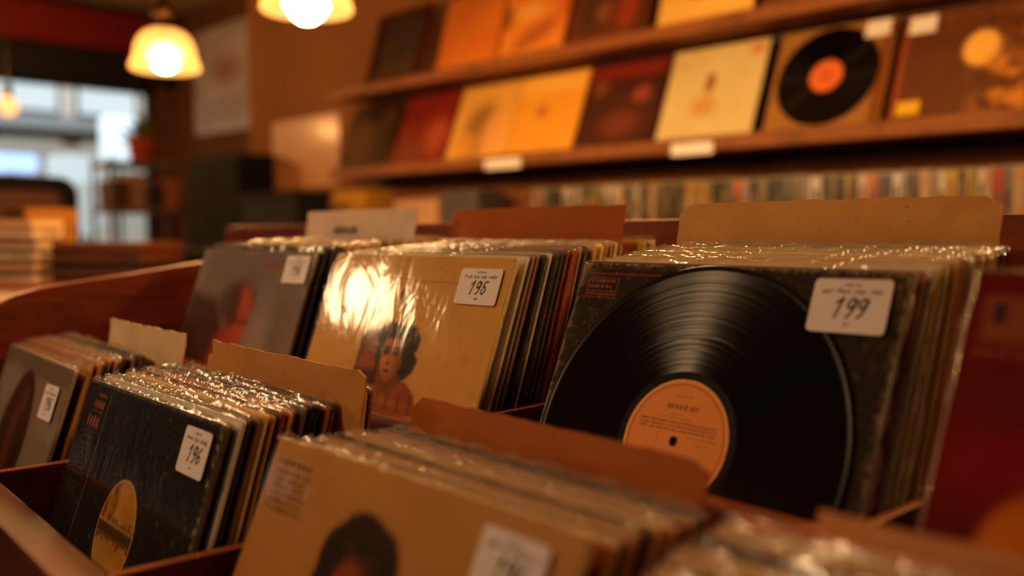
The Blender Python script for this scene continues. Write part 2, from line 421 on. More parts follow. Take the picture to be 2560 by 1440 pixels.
# ------------------------------------------------------------------ the two stepped record bins
def bin_mtx(): return Matrix.Translation((0, 0, HC)) @ Matrix.Rotation(PHI, 4, 'Z')
low = empty('record_bin', FT(0, .35, -HC), PHI); tag(low, 'lower front record bin of red-brown wood, holding the nearer row of records', 'record bin', 'stepped record bins')
B0 = Matrix.Translation((0, -.35, HC))
def part(mb, name, mats, root, bevel=.0015, **k): return mb.build(name, mats, root, B0, bevel=bevel, **k)
mb = MB(); mb.prism([(.168, -.235), (.168, -.53), (.188, -.53), (.190, -.46), (.2015, -.235)][::-1], 'x', -1.455, .16)
for i in range(len(mb.f)):
    if min(mb.v[k][2] for k in mb.f[i]) > -.24: mb.m[i] = 1
part(mb, 'front_rail', [M['wood'], M['rail']], low, .003)
for x in (-1.447, -1.029, -.662, -.297, .085):
    mb = MB(); mb.prism([(.2015, -.236), (.192, -.462), (.385, -.462), (.474, -.236)], 'x', x-.006, x+.006, m=0, edgem=1); part(mb, 'divider_board', [M['woodY'], M['edgeY']], low)
mb = MB(); mb.box((-1.455, .190, -.478), (.16, .40, -.463)); part(mb, 'bin_floor', [M['wood']], low)
mb = MB(); mb.box((-1.44, .20, -HC+.07), (.14, .222, -.49)); part(mb, 'cupboard_panel', [M['wood']], low)
mb = MB(); mb.box((-1.42, .25, -HC), (.12, .42, -HC+.07)); part(mb, 'plinth', [M['black']], low)
for x in (-1.44, .12):
    mb = MB(); mb.box((x, .222, -HC+.07), (x+.02, .44, -.478)); part(mb, 'cupboard_side', [M['woodY']], low)
up_ = empty('record_bin', FT(0, .7, -HC), PHI); tag(up_, 'upper rear record bin with tall back board and sloping side panel', 'record bin', 'stepped record bins')
B0 = Matrix.Translation((0, -.7, HC))
th = math.radians(20); mb = MB()
prof = [(.502, -.18), (.519, -.18), (.519-.27*math.tan(th), -.45), (.502-.27*math.tan(th)-.001, -.45)]
mb.prism(prof, 'x', -1.445, .40, m=0); 
for i in range(len(mb.f)):
    zs = [mb.v[k][2] for k in mb.f[i]]
    if max(zs)-min(zs) < 1e-6 and zs[0] > -.2: mb.m[i] = 1
part(mb, 'front_board', [M['wood'], M['edge']], up_, .002)
for x, z in ((-1.049, -.17), (-.664, -.168), (-.287, -.18)):
    mb = MB(); prof = [(.521, z), (.885, z+.01), (.885, -.333), (.521-.15*math.tan(th), -.333)]
    mb.prism(prof, 'x', x-.004, x+.004, m=0, edgem=1); part(mb, 'divider_board', [M['woodY'], M['edgeY']], up_)
mb = MB(); mb.box((-1.445, .472, -.349), (.40, .90, -.334)); part(mb, 'bin_floor', [M['wood']], up_)
pr = [p for p in rrect(-2.03, -.126, .42, .0175, .035, 6) if p[1] > -.09]; pr = [(.42, -HC+.05)]+pr+[(-2.03, -.126), (-1.50, -.126), (-1.50, -HC+.05)]
mb = MB(); mb.prism(pr, 'y', .885, .905, m=0, edgem=1); part(mb, 'back_board', [M['wood'], M['edge']], up_, .002)
# side panel with its scooped top edge
top = [(.17, -.155), (.235, -.130), (.294, -.102), (.325, -.087), (.359, -.078), (.42, -.069), (.48, -.062), (.558, -.051), (.70, -.030), (.885, 0.0)]
mb = MB(); mb.prism(top+[(.885, -HC), (.46, -HC), (.17, -.53)], 'x', -1.478, -1.456, m=0, edgem=1); part(mb, 'side_panel', [M['woodY'], M['edgeY']], up_, .002)
mb = MB(); mb.box((-1.42, .47, -HC), (.40, .49, -.48)); part(mb, 'lower_panel', [M['wood']], up_)

# ------------------------------------------------------------------ hero sleeves
# F: cream cover with a woman's portrait
a = Art(280, srgb(234, 192, 112)); nz = a.vn(7, 3); a.blend(nz-.2, srgb(218, 164, 80), .55); a.blend((a.vn(26, 9)-.62)*6, srgb(190, 150, 80), .25)
dk, hr = srgb(74, 42, 24), srgb(52, 28, 18)
a.blend(a.poly([(.316, .285), (.315, .436), (.33, .56), (.56, .58), (.56, .285)], .012), srgb(150, 86, 40))
a.blend(a.rect(.30, .285, .56, .345, .03)*a.poly([(.316, .285), (.315, .436), (.34, .56), (.56, .58), (.56, .285)]), srgb(100, 56, 30), .8)
a.blend(a.ell(.39, .325, .05, .022, .6), srgb(168, 110, 60), .8); a.blend(a.ell(.385, .41, .055, .03, .5), srgb(186, 104, 48), .9)
a.blend(a.poly([(.325, .435), (.45, .43), (.47, .52), (.42, .56), (.335, .56)], .02), srgb(86, 44, 24), .9)
a.blend(a.poly([(.39, .285), (.467, .245), (.543, .258), (.598, .258), (.645, .300), (.642, .340), (.632, .352), (.656, .378), (.645, .421), (.611, .450), (.572, .462), (.52, .42), (.47, .33), (.43, .345)], .014), hr)
a.blend(a.rect(.425, .30, .455, .40, .02), hr, .8)
a.blend(a.poly([(.418, .500), (.475, .474), (.52, .50), (.593, .455), (.630, .460), (.685, .495), (.72, .56), (.72, .70), (.40, .70), (.405, .53)], .012), srgb(176, 92, 38))
for k in range(5):
    x = .43+.058*k; a.blend(a.poly([(x, .50), (x+.012, .50), (x-.02+.02*k, .70), (x-.035+.02*k, .70)], .012), srgb(110, 54, 26), .75)
a.blend(a.poly([(.485, .44), (.566, .43), (.60, .457), (.525, .51), (.47, .478)], .012), srgb(146, 80, 40))
fc = a.poly([(.452, .308), (.447, .369), (.464, .419), (.488, .452), (.510, .463), (.548, .442), (.572, .405), (.565, .361), (.550, .314), (.50, .296)], .02)
a.blend(fc, srgb(214, 142, 78)); a.blend(fc*np.clip((a.S-.515)/.05, 0, 1), srgb(128, 68, 36), .85); a.blend(fc*np.clip((.33-a.D)/.03, 0, 1), srgb(120, 66, 36), .55)
for ex, rx in ((.475, .017), (.530, .019)):
    a.blend(a.ell(ex, .357, rx*1.5, .017, .95), srgb(120, 64, 36), .8); a.blend(a.ell(ex, .361, rx, .0055, .9), srgb(52, 26, 16), .95); a.blend(a.ell(ex+.002, .343, rx*1.25, .004, .95), srgb(70, 38, 22), .7)
a.blend(a.poly([(.499, .355), (.510, .357), (.506, .395), (.494, .400)], .014), srgb(160, 92, 50), .55); a.blend(a.ell(.500, .402, .013, .0045, .9), srgb(92, 46, 26), .75); a.blend(a.ell(.487, .385, .006, .02, .9), srgb(240, 178, 108), .5)
a.blend(a.ell(.503, .426, .017, .0045, .8), srgb(128, 52, 32), .9); a.blend(a.ell(.504, .4345, .016, .0055, .8), srgb(168, 84, 52), .8); a.blend(a.ell(.504, .430, .018, .0016, .8), srgb(70, 28, 18), .8); a.blend(a.ell(.507, .448, .016, .005, .9), srgb(150, 86, 46), .6)
a.blend(a.ell(.470, .395, .014, .02, .95), srgb(236, 172, 104), .5)
a.blend(a.poly([(.425, .31), (.458, .295), (.450, .34), (.452, .42), (.44, .45), (.43, .40)], .016), hr, .9); a.blend(a.ell(.50, .292, .06, .018, .7), hr, .85)
for k in range(30):
    x, y = .44+.2*random.random(), .25+.2*random.random(); a.blend(a.ell(x, y, .022, .005, .9, random.uniform(-1, 1))*(1-fc)*a.ell(.56, .35, .11, .12, .3), srgb(104, 64, 38), .35)
a.blend(a.ell(.494, .145, .034, .022, .5), srgb(96, 56, 30), .9); a.blend(a.ell(.49, .185, .012, .03, .9), srgb(150, 100, 50), .35)
a.words(.34, .066, .515, .077, 1, srgb(150, 90, 44), .7, 2)
a.words(.287, .084, .52, .095, 1, srgb(130, 80, 40), .8, 3); a.words(.52, .089, .765, .099, 1, srgb(130, 80, 40), .8, 4)
for k in range(14): a.blend(a.ell(random.random(), random.random(), .004, .004, .6), srgb(120, 80, 40), .7)
F_ = hero(-1.0226, .5939, -.0245, 4.34, 20.9, PAL['cream'][0], srgb(232, 220, 190), 'cream record cover with a portrait of a dark-haired person, price sticker 195', a, seed=3)
price_sticker(F_, ((.760, .043), (.962, .042), (.962, .168), (.765, .168)), '195', 5, 'white price sticker reading 195', z=.0024)

# G: dark sleeve with a black disc in front
a = Art(220, srgb(50, 43, 37)); a.blend(a.vn(12, 5), srgb(66, 57, 46), .45); a.blend((a.vn(70, 8, 2)-.62)*5, srgb(110, 94, 70), .5)
oc = srgb(216, 112, 58)
a.blend(a.rect(.028, .030, .30, .034, .005), srgb(170, 60, 36), .9)
for r_ in ((.03, .047, .032, .098), (.147, .047, .149, .098), (.03, .047, .149, .049), (.03, .096, .149, .098)): a.blend(a.rect(*r_, .004), oc, .8)
a.words(.04, .052, .135, .064, 1, oc, .8, 7); a.words(.038, .067, .14, .083, 1, oc, .9, 8); a.words(.036, .085, .14, .094, 1, oc, .7, 9); a.words(.02, .104, .15, .112, 1, oc, .8, 10)
edge_wear = np.maximum.reduce([np.exp(-a.D/.006), np.exp(-(1-a.S)/.006), np.exp(-a.S/.005)]); a.blend(edge_wear*(a.vn(90, 21, 2)*2.4-.7), srgb(190, 170, 130), .9)
a.blend(np.exp(-np.hypot(a.S, a.D)/.02)*(a.vn(90, 4, 2)*2-.3), srgb(200, 180, 140)); a.blend(np.exp(-np.hypot(1-a.S, a.D)/.05)*(a.vn(60, 14, 2)*2.6-1), srgb(190, 160, 100))
G_ = hero(-.616, .6223, -.0259, .18, 22.6, srgb(66, 58, 50), srgb(170, 156, 132), 'dark worn sleeve with a black vinyl disc and orange centre label, price sticker 199', a, seed=9, pouch=False, pm='matte')
bmv = link('clear_outer_bag', pouch_mesh('clear_outer_bag', .004, 71, front=False), [M['crinkle'], M['pouch_top']], G_)
def vinyl_mat():
    m, nt, b = newmat('grooved_black_vinyl')
    tc = nt.nodes.new('ShaderNodeTexCoord'); sep = nt.nodes.new('ShaderNodeSeparateXYZ'); nt.links.new(tc.outputs['Object'], sep.inputs[0])
    cmb = nt.nodes.new('ShaderNodeCombineXYZ'); nt.links.new(sep.outputs[0], cmb.inputs[0]); nt.links.new(sep.outputs[1], cmb.inputs[1])
    ln = N(nt, 'ShaderNodeVectorMath', operation='LENGTH'); nt.links.new(cmb.outputs[0], ln.inputs[0])
    w = N(nt, 'ShaderNodeTexNoise', noise_dimensions='1D', Scale=420., Detail=3.); nt.links.new(ln.outputs['Value'], w.inputs['W'])
    b.inputs['Base Color'].default_value = (*srgb(13, 11, 11), 1)
    r = ramp(nt, w.outputs['Fac'], .35, .65, (.17, .17, .17), (.25, .25, .25)); nt.links.new(r, b.inputs['Roughness'])
    b.inputs['Anisotropic'].default_value = .96
    tg = N(nt, 'ShaderNodeTangent', direction_type='RADIAL', axis='Z'); nt.links.new(tg.outputs[0], b.inputs['Tangent'])
    b.inputs['Specular IOR Level'].default_value = .6
    w2 = N(nt, 'ShaderNodeTexNoise', noise_dimensions='1D', Scale=90., Detail=1.); nt.links.new(ln.outputs['Value'], w2.inputs['W'])
    bump(nt, b, ramp(nt, w2.outputs['Fac'], .6, .68), .08, .0004); return m
M['vinyl'] = vinyl_mat(); M['rim'] = plain('polished_vinyl_rim', srgb(9, 8, 8), .32)
M['rim'].node_tree.nodes['Principled BSDF'].inputs['Specular IOR Level'].default_value = .25; M['label'] = print_mat('paper_label', .6, 0, .15, False)
def vinyl_disc(parent, cx, cy, R, z, art, lab_r=.0505):
    mtx = Matrix.Translation((cx, cy, z))
    mb = MB(); mb.lathe([(.0036, .0018), (lab_r+.006, .0018)], 96, m=1); mb.lathe([(lab_r+.006, .0018), (R-.005, .0018)], 128, m=0)
    mb.lathe([(R-.005, .0018), (R-.002, .0023), (R-.0004, .0017), (R, .0010), (R-.0004, .0003), (R-.002, 0), (.0036, 0), (.0036, .0018)], 128, m=1)
    d = mb.build('vinyl_disc', [M['vinyl'], M['rim']], parent, mtx, smooth=True, weld=True)
    link('centre_label', art.mesh('centre_label', -lab_r, lab_r, 2*lab_r, 2*lab_r, .0021, lambda s, q: (np.hypot(s-.5, q-.5) < .5) & (np.hypot(s-.5, q-.5) > .036)), [M['label']], d)
    return d
lb = Art(200, srgb(238, 162, 82)); lb.blend(lb.vn(6, 2), srgb(230, 148, 70), .5); r = np.hypot(lb.S-.5, lb.D-.5)
lb.blend(np.clip((r-.475)/.01, 0, 1), srgb(248, 190, 112)); lb.blend(np.exp(-((r-.455)/.008)**2), srgb(190, 96, 36), .8)
ik = srgb(64, 30, 18)
lb.words(.44, .13, .58, .165, 1, ik, .7, 31); lb.words(.36, .205, .66, .26, 1, ik, .9, 32, .8); lb.words(.40, .285, .56, .305, 1, ik, .6, 33); lb.words(.32, .315, .62, .335, 1, ik, .6, 34)
lb.words(.13, .345, .86, .435, 3, ik, .95, 35); lb.words(.62, .445, .90, .47, 1, ik, .6, 36); lb.words(.70, .49, .85, .51, 1, ik, .6, 37); lb.words(.3, .64, .7, .72, 3, ik, .35, 38)
lb.blend(lb.rect(.33, .43, .336, .60, .006), srgb(190, 100, 40), .6)
vinyl_disc(G_, .1535, S-.1480, .1475, .0008, lb)
price_sticker(G_, ((.777, .028), (.964, .025), (.967, .155), (.773, .157)), '199', 8, 'white price sticker reading 199', z=.0034)

# B: black cover with a round picture
a = Art(240, srgb(30, 26, 25)); a.blend(a.vn(9, 5), srgb(44, 38, 34), .6); a.blend((a.vn(40, 12, 3)-.6)*4, srgb(70, 62, 52), .5)
org = srgb(232, 130, 44)
a.blend(a.poly([(.197, .02), (.201, .02), (.184, .48), (.180, .48)], .004), srgb(170, 110, 50), .9); a.blend(a.poly([(.18, .48), (.184, .48), (.17, .9), (.166, .9)], .004), srgb(150, 100, 50), .8)
a.words(.095, .030, .175, .044, 1, org, .9, 40, .8); a.words(.075, .052, .172, .078, 1, org, 1, 41, .95); a.words(.07, .084, .165, .096, 1, org, .7, 42); a.words(.055, .102, .165, .140, 1, org, 1, 43, .95)
a.words(.05, .15, .155, .18, 2, srgb(140, 90, 50), .8, 44); a.words(.045, .19, .15, .30, 7, srgb(130, 90, 56), .7, 45); a.words(.04, .31, .12, .36, 3, srgb(120, 80, 50), .6, 46)
a.blend(a.rect(.20, .275, .47, .305, .01), srgb(70, 30, 18), .7)
el = a.ell(.510, .385, .135, .152, .03); a.blend(el, srgb(222, 172, 76)); a.blend(np.clip(el, 0, 1)*(a.vn(14, 3)-.3), srgb(160, 120, 50), .9)
lw = el*a.rect(.36, .235, .475, .36, .02); a.blend(lw*(a.vn(40, 6, 2)*1.8-.3), srgb(80, 60, 34), .85)
a.blend(el*a.rect(.3, .362, .7, .366, .004), srgb(220, 180, 90), .9); a.blend(el*a.rect(.3, .368, .7, .395, .006), srgb(56, 40, 26), .85)
for k in range(26):
    x = .38+.01*k; h = random.uniform(.01, .035); a.blend(el*a.rect(x, .392, x+.008, .392+h*(1.3-abs(x-.48)*4 if abs(x-.48) < .2 else .5), .004), srgb(60, 44, 28), .85)
for k in range(8):
    x = .48+.02*k; a.blend(el*a.rect(x, .362-random.uniform(.005, .03), x+.012, .364, .004), srgb(90, 66, 36), .8)
ring = np.clip(el, 0, 1)*(1-np.clip(a.ell(.510, .385, .130, .147, .02), 0, 1)); a.blend(ring, srgb(226, 180, 90))
a.blend(np.maximum(np.exp(-(1-a.S)/.006), np.exp(-a.D/.004))*(a.vn(80, 31, 2)*2.5-.8), srgb(150, 134, 104), .9); a.blend(np.exp(-((1-a.S-.012)/.008)**2)*np.clip((a.vn(100, 33, 1)-.66)*9, 0, 1), srgb(190, 172, 130), .9); a.blend(np.clip((a.vn(60, 37, 2)-.78)*8, 0, 1)*.8, srgb(120, 108, 88), .8)
B_ = hero(-1.0045, .295, -.1496, 1.05, 17.75, srgb(28, 25, 24), srgb(150, 140, 120), 'black record cover with orange type strip and a round yellow picture, price sticker 196', a, seed=13, pm='matte')
price_sticker(B_, ((.821, .032), (.967, .031), (.952, .149), (.778, .146)), '196', 12, 'white price sticker reading 196')

# C: tan cover with a curly-haired portrait
a = Art(170, srgb(216, 170, 100)); a.blend(a.vn(5, 5), srgb(198, 148, 78), .6); a.blend(np.clip(a.D*2.2-.1, 0, 1), srgb(200, 140, 44), .6)
hb = srgb(62, 34, 22)
for cx, cy, rx, ry in ((.43, .16, .09, .07), (.36, .20, .06, .07), (.50, .20, .07, .09), (.345, .27, .05, .07), (.53, .27, .05, .07), (.44, .22, .11, .10), (.53, .34, .05, .06), (.33, .33, .04, .05)): a.blend(a.ell(cx, cy, rx, ry, .25), hb)
a.blend(a.ell(.425, .29, .070, .105, .25), srgb(170, 92, 50)); a.blend(a.ell(.47, .19, .03, .02, .8), srgb(110, 62, 36), .6); a.blend(a.ell(.40, .17, .02, .015, .8), srgb(100, 56, 34), .6)
a.words(.030, .042, .17, .060, 1, srgb(60, 40, 44), .95, 60, .8); a.words(.030, .066, .18, .165, 6, srgb(92, 54, 34), .95, 61, .7)
a.blend(a.poly([(.2, .52), (.42, .40), (.65, .50), (.75, .8), (.15, .8)], .03), srgb(120, 60, 34))
C_ = hero(-.6339, .3181, -.1502, 1.85, 22.6, srgb(214, 178, 116), srgb(226, 200, 150), 'tan record cover with a curly-haired person and small type in its corner', a, seed=17)
price_sticker(C_, ((.770, .040), (.935, .034), (.93, .165), (.762, .150)), '196', 22, 'white price sticker, out of focus')

# A: pale grey cover
a = Art(120, srgb(176, 164, 150)); a.blend(a.vn(6, 5), srgb(140, 128, 118), .5); a.blend(a.rect(0, 0, 1, .05, .02), srgb(130, 120, 112), .8); a.blend(a.rect(0, .05, 1, .07, .02), srgb(110, 96, 86), .6)
a.blend(a.ell(.44, .36, .21, .30, .06, .10), srgb(76, 50, 36)); a.blend(a.ell(.43, .36, .05, .20, .9), srgb(150, 90, 46), .6); a.blend(a.ell(.50, .18, .03, .05, .9), srgb(150, 96, 56), .6); a.blend(a.poly([(.0, .10), (.25, .05), (.3, .12), (.05, .32)], .1), srgb(190, 186, 190), .5)
A_ = hero(-1.402, .306, -.150, -1., 18., srgb(176, 164, 150), srgb(190, 176, 156), 'pale grey record cover with a dark oval portrait beside the sloping side panel', a, seed=19)
price_sticker(A_, ((.760, .085), (.925, .075), (.915, .205), (.735, .205)), '195', 27, 'white price sticker, out of focus')

# E: grey-brown cover
a = Art(120, srgb(168, 150, 150)); a.blend(a.vn(5, 7), srgb(120, 106, 112), .7); a.blend(a.poly([(0, .20), (.26, .24), (.42, .40), (.46, 1), (0, 1)], .06), srgb(84, 42, 24)); a.blend(a.ell(.45, .24, .16, .10, .5), srgb(96, 60, 50), .8)
a.blend(a.ell(.515, .30, .085, .14, .35), srgb(206, 98, 66)); a.blend(a.ell(.44, .27, .05, .10, .6), srgb(110, 54, 32), .9); a.blend(a.rect(.45, .315, .60, .335, .02), srgb(90, 44, 30), .7)
a.blend(a.ell(.42, .50, .10, .14, .6), srgb(190, 84, 40), .9); a.blend(a.rect(.60, .05, .80, .08, .02), srgb(170, 80, 50), .6); a.blend(a.ell(.70, .45, .10, .25, .9), srgb(190, 180, 190), .5)
E_ = hero(-1.3847, .5739, -.0241, 3.24, 18.5, srgb(120, 108, 104), srgb(150, 138, 120), 'grey-brown record cover with a reddish face, first of the upper bin', a, seed=23)
price_sticker(E_, ((.790, .020), (.978, .017), (.978, .138), (.80, .138)), '195', 32, 'white price sticker, out of focus')

# H: deep red cover at the bin's end
a = Art(120, srgb(120, 24, 16)); a.blend(a.vn(5, 9), srgb(92, 16, 12), .6); a.blend(a.rect(0, .30, 1, .42, .08), srgb(146, 26, 16), .7)
a.blend(a.rect(.025, .045, .22, .135, .012), srgb(176, 120, 76), .45); a.blend(a.rect(.04, .055, .21, .125, .012), srgb(150, 90, 60), .7); a.blend(a.rect(.045, .06, .065, .10, .01), srgb(40, 30, 60), .9); a.words(.02, .142, .25, .17, 2, srgb(190, 120, 90), .8, 70)
a.blend(a.ell(.20, .56, .12, .17, .15), srgb(190, 112, 34)); a.blend(a.ell(.15, .50, .05, .07, .5), srgb(206, 130, 50), .8); a.blend(a.ell(.17, .56, .025, .03, .5), srgb(110, 40, 16), .8)
H_ = hero(-.238, .567, -.0215, .5, 25., srgb(140, 26, 16), srgb(150, 50, 36), 'deep red record cover with an orange figure, at the near end of the upper bin', a, seed=29, pouch=False, pm='matte')
link('clear_outer_bag', pouch_mesh('clear_outer_bag', .004, 72, front=False), [M['crinkle'], M['pouch_top']], H_)

# ------------------------------------------------------------------ stacks behind them
zl, zu = -.4485, -.3185
def K(s): return [w.replace('_', ' ') for w in s.split()]
gA = 'records in the lower bin beside the sloping panel'
stack(K('ochre brown orange tan dark_brown ochre pink grey brown black tan navy grey brown'), -1.402, zl, .3145, .376, 17.5, 13.5, 'pale grey cover in the lower bin', gA)
gB = 'records behind the black cover'
stack(K('white black brown cream ochre dark_red tan red grey black navy pink brown'), -1.000, zl, .3050, .391, 17.3, 14.5, 'black cover in the lower bin', gB, 1.05)
stack(K('ochre tan brown'), -1.000, zl, .416, .430, 8, 7, 'tan card that follows the black cover', gB+', after the card')
gC = 'records behind the tan curly-haired cover'
stack(K('orange cream brown tan ochre dark_brown cream pink cream dark_red tan navy dark_brown'), -.632, zl, .3270, .417, 22.3, 23.2, 'tan curly-haired cover', gC, 1.85)
gD = 'records at the end of the lower bin near the lens'
stack(K('tan cream brown ochre tan cream dark_brown ochre cream tan orange'), -.272, zl, .312, .384, 21, 14, 'end divider of the lower bin', gD)
gE = 'records behind the grey-brown cover'
stack(K('black dark_brown black tan ochre cream orange tan cream brown ochre tan cream'), -1.378, zu, .586, .720, 18, 12, 'grey-brown cover in the upper bin', gE, 3.2)
stack(K('tan ochre brown cream ochre'), -1.378, zu, .760, .800, 11, 10, 'white lettered card of the upper bin', gE+', after the card')
gF = 'records behind the cream portrait cover'
stack(K('white grey brown black white black navy dark_red red brown ochre dark_green tan yellow cream ochre tan cream tan'), -1.020, zu, .607, .768, 20.5, 13, 'cream portrait cover', gF, 4.3)
stack(K('yellow grey cream'), -1.016, zu, .806, .822, 11, 10, 'brown card that follows the cream portrait cover', gF+', after the card')
gG = 'records behind the sleeve with the black disc'
stack(K('red white cream white tan cream pink cream white tan cream yellow cream ochre dark_green dark_red'), -.614, zu, .636, .770, 22, 14, 'sleeve with the black disc', gG)
gH = 'records behind the deep red cover'
stack(K('grey white cream tan white grey cream'), -.236, zu, .600, .70, 22, 15, 'deep red cover', gH)

# ------------------------------------------------------------------ divider cards
def card(x0, x1, y, z, depth, col, label, seed, tilt=8, skew=0., clip=(0, 0), thick=.0016, yaw=0., tear=True):
    rs = random.Random(seed); w = x1-x0; h = depth
    n = 26; pts = []
    for i in range(n+1):
        u = i/n; yy = h+skew*(u-.5)+(rs.uniform(-.0007, .0007) if tear else 0)
        e = 0
        if clip[0] and u*w < clip[0]: e = (clip[0]-u*w)*.75
        if clip[1] and (1-u)*w < clip[1]: e = (clip[1]-(1-u)*w)*.75
        pts.append((u*w, yy-e))
    mb = MB(); V = []
    ny = 10
    for j in range(ny+1):
        for i in range(n+1):
            u = i/n; yb = h-.13; yy = yb+(pts[i][1]-yb)*j/ny
            V.append((pts[i][0]+(rs.uniform(-.0004, .0004) if i in (0, n) else 0), yy, .004*math.sin(u*math.pi)*(j/ny)**2+.0008*math.sin(u*17+j*.7)+.0006*math.sin(j*1.9+u*6)))
    # lower part, hidden in the stack, stays flat
    low_ = [(p[0], 0, 0) for p in pts]; V = low_+V; nn = n+1
    k = len(V); F = [(j*nn+i, j*nn+i+1, (j+1)*nn+i+1, (j+1)*nn+i) for j in range(ny+1) for i in range(n)]
    V2 = V+[(x, yy, zz-thick) for x, yy, zz in V]
    F2 = F+[tuple(q+k for q in f[::-1]) for f in F]
    rim = [i for i in range(nn)]+[j*nn+n for j in range(1, ny+2)]+[(ny+1)*nn+i for i in range(n-1, -1, -1)]+[j*nn for j in range(ny, 0, -1)]
    mb.faces(V2, F2)
    mb.faces(V2, [(rim[i], rim[i]+k, rim[(i+1) % len(rim)]+k, rim[(i+1) % len(rim)]) for i in range(len(rim))])
    m = card_mat('card_stock', col)
    me = mb.mesh('divider_card', True)
    a_ = PHI+math.radians(yaw); th = math.radians(tilt)
    u = Vector((math.cos(a_), math.sin(a_), 0)); wv = Vector((-math.sin(a_), math.cos(a_), 0)); up = Vector((0, 0, 1))*math.cos(th)+wv*math.sin(th); nr = u.cross(up); p = FT(x0, y, z)-up*h
    o = link('divider_card', me, [m], None, Matrix(((u.x, up.x, nr.x, p.x), (u.y, up.y, nr.y, p.y), (u.z, up.z, nr.z, p.z), (0, 0, 0, 1))))
    w_ = o.modifiers.new('weld', 'WELD'); w_.merge_threshold = 1e-6
    es = o.modifiers.new('split', 'EDGE_SPLIT'); es.split_angle = .7
    return tag(o, label, 'divider card')
card(-1.262, -1.012, .394, -.110, .338, srgb(220, 194, 158), 'pale cardboard divider behind the records beside the sloping panel', 1, 7)
card(-.957, -.6535, .403, -.113, .336, srgb(196, 142, 78), 'tan cardboard divider behind the black cover, corner chipped', 2, 7, clip=(0, .006))
card(-.629, -.331, .437, -.133, .326, srgb(176, 104, 44), 'brown cardboard divider behind the tan curly-haired cover', 3, 17, clip=(.012, .008))
card(-.236, .045, .397, -.131, .325, srgb(214, 158, 108), 'cream cardboard divider at the end of the lower bin', 4, 12)
ce = card(-1.372, -1.063, .742, .0355, .352, srgb(226, 208, 196), 'white divider card with handwriting in the upper bin', 5, 9, tear=False)
mb = MB(); scrawl(mb, .095, .165, .352-.035, .013, .0032, .0052, 44); scrawl(mb, .10, .16, .352-.036, .010, .0028, .0052, 45); mb.build('handwriting', [M['ink_pale']], ce)
card(-1.040, -.7185, .787, .0328, .350, srgb(176, 100, 40), 'brown cardboard divider with a creased corner behind the cream portrait cover', 6, 10, clip=(0, 0))
card(-.640, -.312, .789, .0312, .348, srgb(218, 170, 106), 'long tan cardboard divider behind the disc sleeve', 7, 10, clip=(.014, .010))

# ------------------------------------------------------------------ the room shell
YW = 2.62
M['plaster'] = plain('warm_plaster', srgb(150, 100, 56), .85, nscale=3, namt=.25, bmp=.1)
M['plaster2'] = plain('dim_plaster', srgb(120, 78, 44), .85, nscale=3, namt=.25, bmp=.1)
M['ceil'] = plain('ceiling_paint', srgb(170, 146, 118), .9, nscale=2, namt=.15)
M['floor'] = wood_mat('dark_floor_boards', srgb(70, 42, 24), srgb(104, 66, 38), stretch=(2, 18, 18))
M['red'] = plain('red_painted_beam', srgb(130, 26, 14), .6, nscale=5, namt=.25)
M['dark'] = plain('dark_window_frame', srgb(38, 34, 34), .5, nscale=6, namt=.2)
def struct(mb, name, mats, **k):
    o = mb.build(name, mats, None, Matrix.Translation((0, 0, HC)), **k); o['kind'] = 'structure'; return o
XL = -7.6; CZ = 1.78
mb = MB(); mb.box((-8.2, -4.8, -HC-.06), (1.6, 4.2, -HC)); struct(mb, 'floor', [M['floor']])
mb = MB(); mb.box((-8.2, -4.8, CZ), (1.6, 4.2, CZ+.06)); struct(mb, 'ceiling', [M['ceil']])
mb = MB(); mb.box((-4.85, YW, -HC), (1.6, YW+.12, CZ)); mb.box((-4.85, YW+.12, -HC), (-4.73, 3.42, CZ)); struct(mb, 'wall_back', [M['plaster']])
mb = MB(); mb.box((-8.0, 3.42, -HC), (-4.73, 3.54, CZ)); struct(mb, 'wall_rear', [M['plaster2']])
mb = MB(); mb.box((1.48, -4.8, -HC), (1.6, YW, CZ)); struct(mb, 'wall_right', [M['plaster2']])
# window wall with its big opening
WY0, WY1 = -4.4, 3.26; WZ0, WZ1 = -.62, 1.20
mb = MB(); mb.box((XL-.12, -4.8, -HC), (XL, 3.42, WZ0)); mb.box((XL-.12, -4.8, WZ1), (XL, 3.42, CZ)); mb.box((XL-.12, -4.8, WZ0), (XL, WY0, WZ1)); mb.box((XL-.12, WY1, WZ0), (XL, 3.42, WZ1)); struct(mb, 'wall_left', [M['plaster2']])
mb = MB()
for a_, b_ in (((WY0, WZ0), (WY1, WZ0+.05)), ((WY0, WZ1-.06), (WY1, WZ1)), ((WY0, WZ0), (WY0+.05, WZ1)), ((WY1-.05, WZ0), (WY1, WZ1)), ((1.30, WZ0), (1.35, WZ1)), ((-.75, WZ0), (-.70, WZ1)), ((-2.6, WZ0), (-2.55, WZ1))):
    mb.box((XL-.10, a_[0], a_[1]), (XL-.02, b_[0], b_[1]))
w = struct(mb, 'window_1', [M['dark']])
g, nt, b = newmat('window_glass'); nt.nodes.clear(); o_ = nt.nodes.new('ShaderNodeOutputMaterial'); t_ = N(nt, 'ShaderNodeBsdfTransparent', Color=(.93, .96, .97, 1)); gl = N(nt, 'ShaderNodeBsdfGlossy', Roughness=.02); fr = N(nt, 'ShaderNodeFresnel', IOR=1.45); mx = nt.nodes.new('ShaderNodeMixShader')
nt.links.new(fr.outputs[0], mx.inputs[0]); nt.links.new(t_.outputs[0], mx.inputs[1]); nt.links.new(gl.outputs[0], mx.inputs[2]); nt.links.new(mx.outputs[0], o_.inputs[0])
mb = MB(); mb.box((XL-.065, WY0+.05, WZ0+.05), (XL-.055, WY1-.05, WZ1-.06)); mb.build('window_pane', [g], w, None)
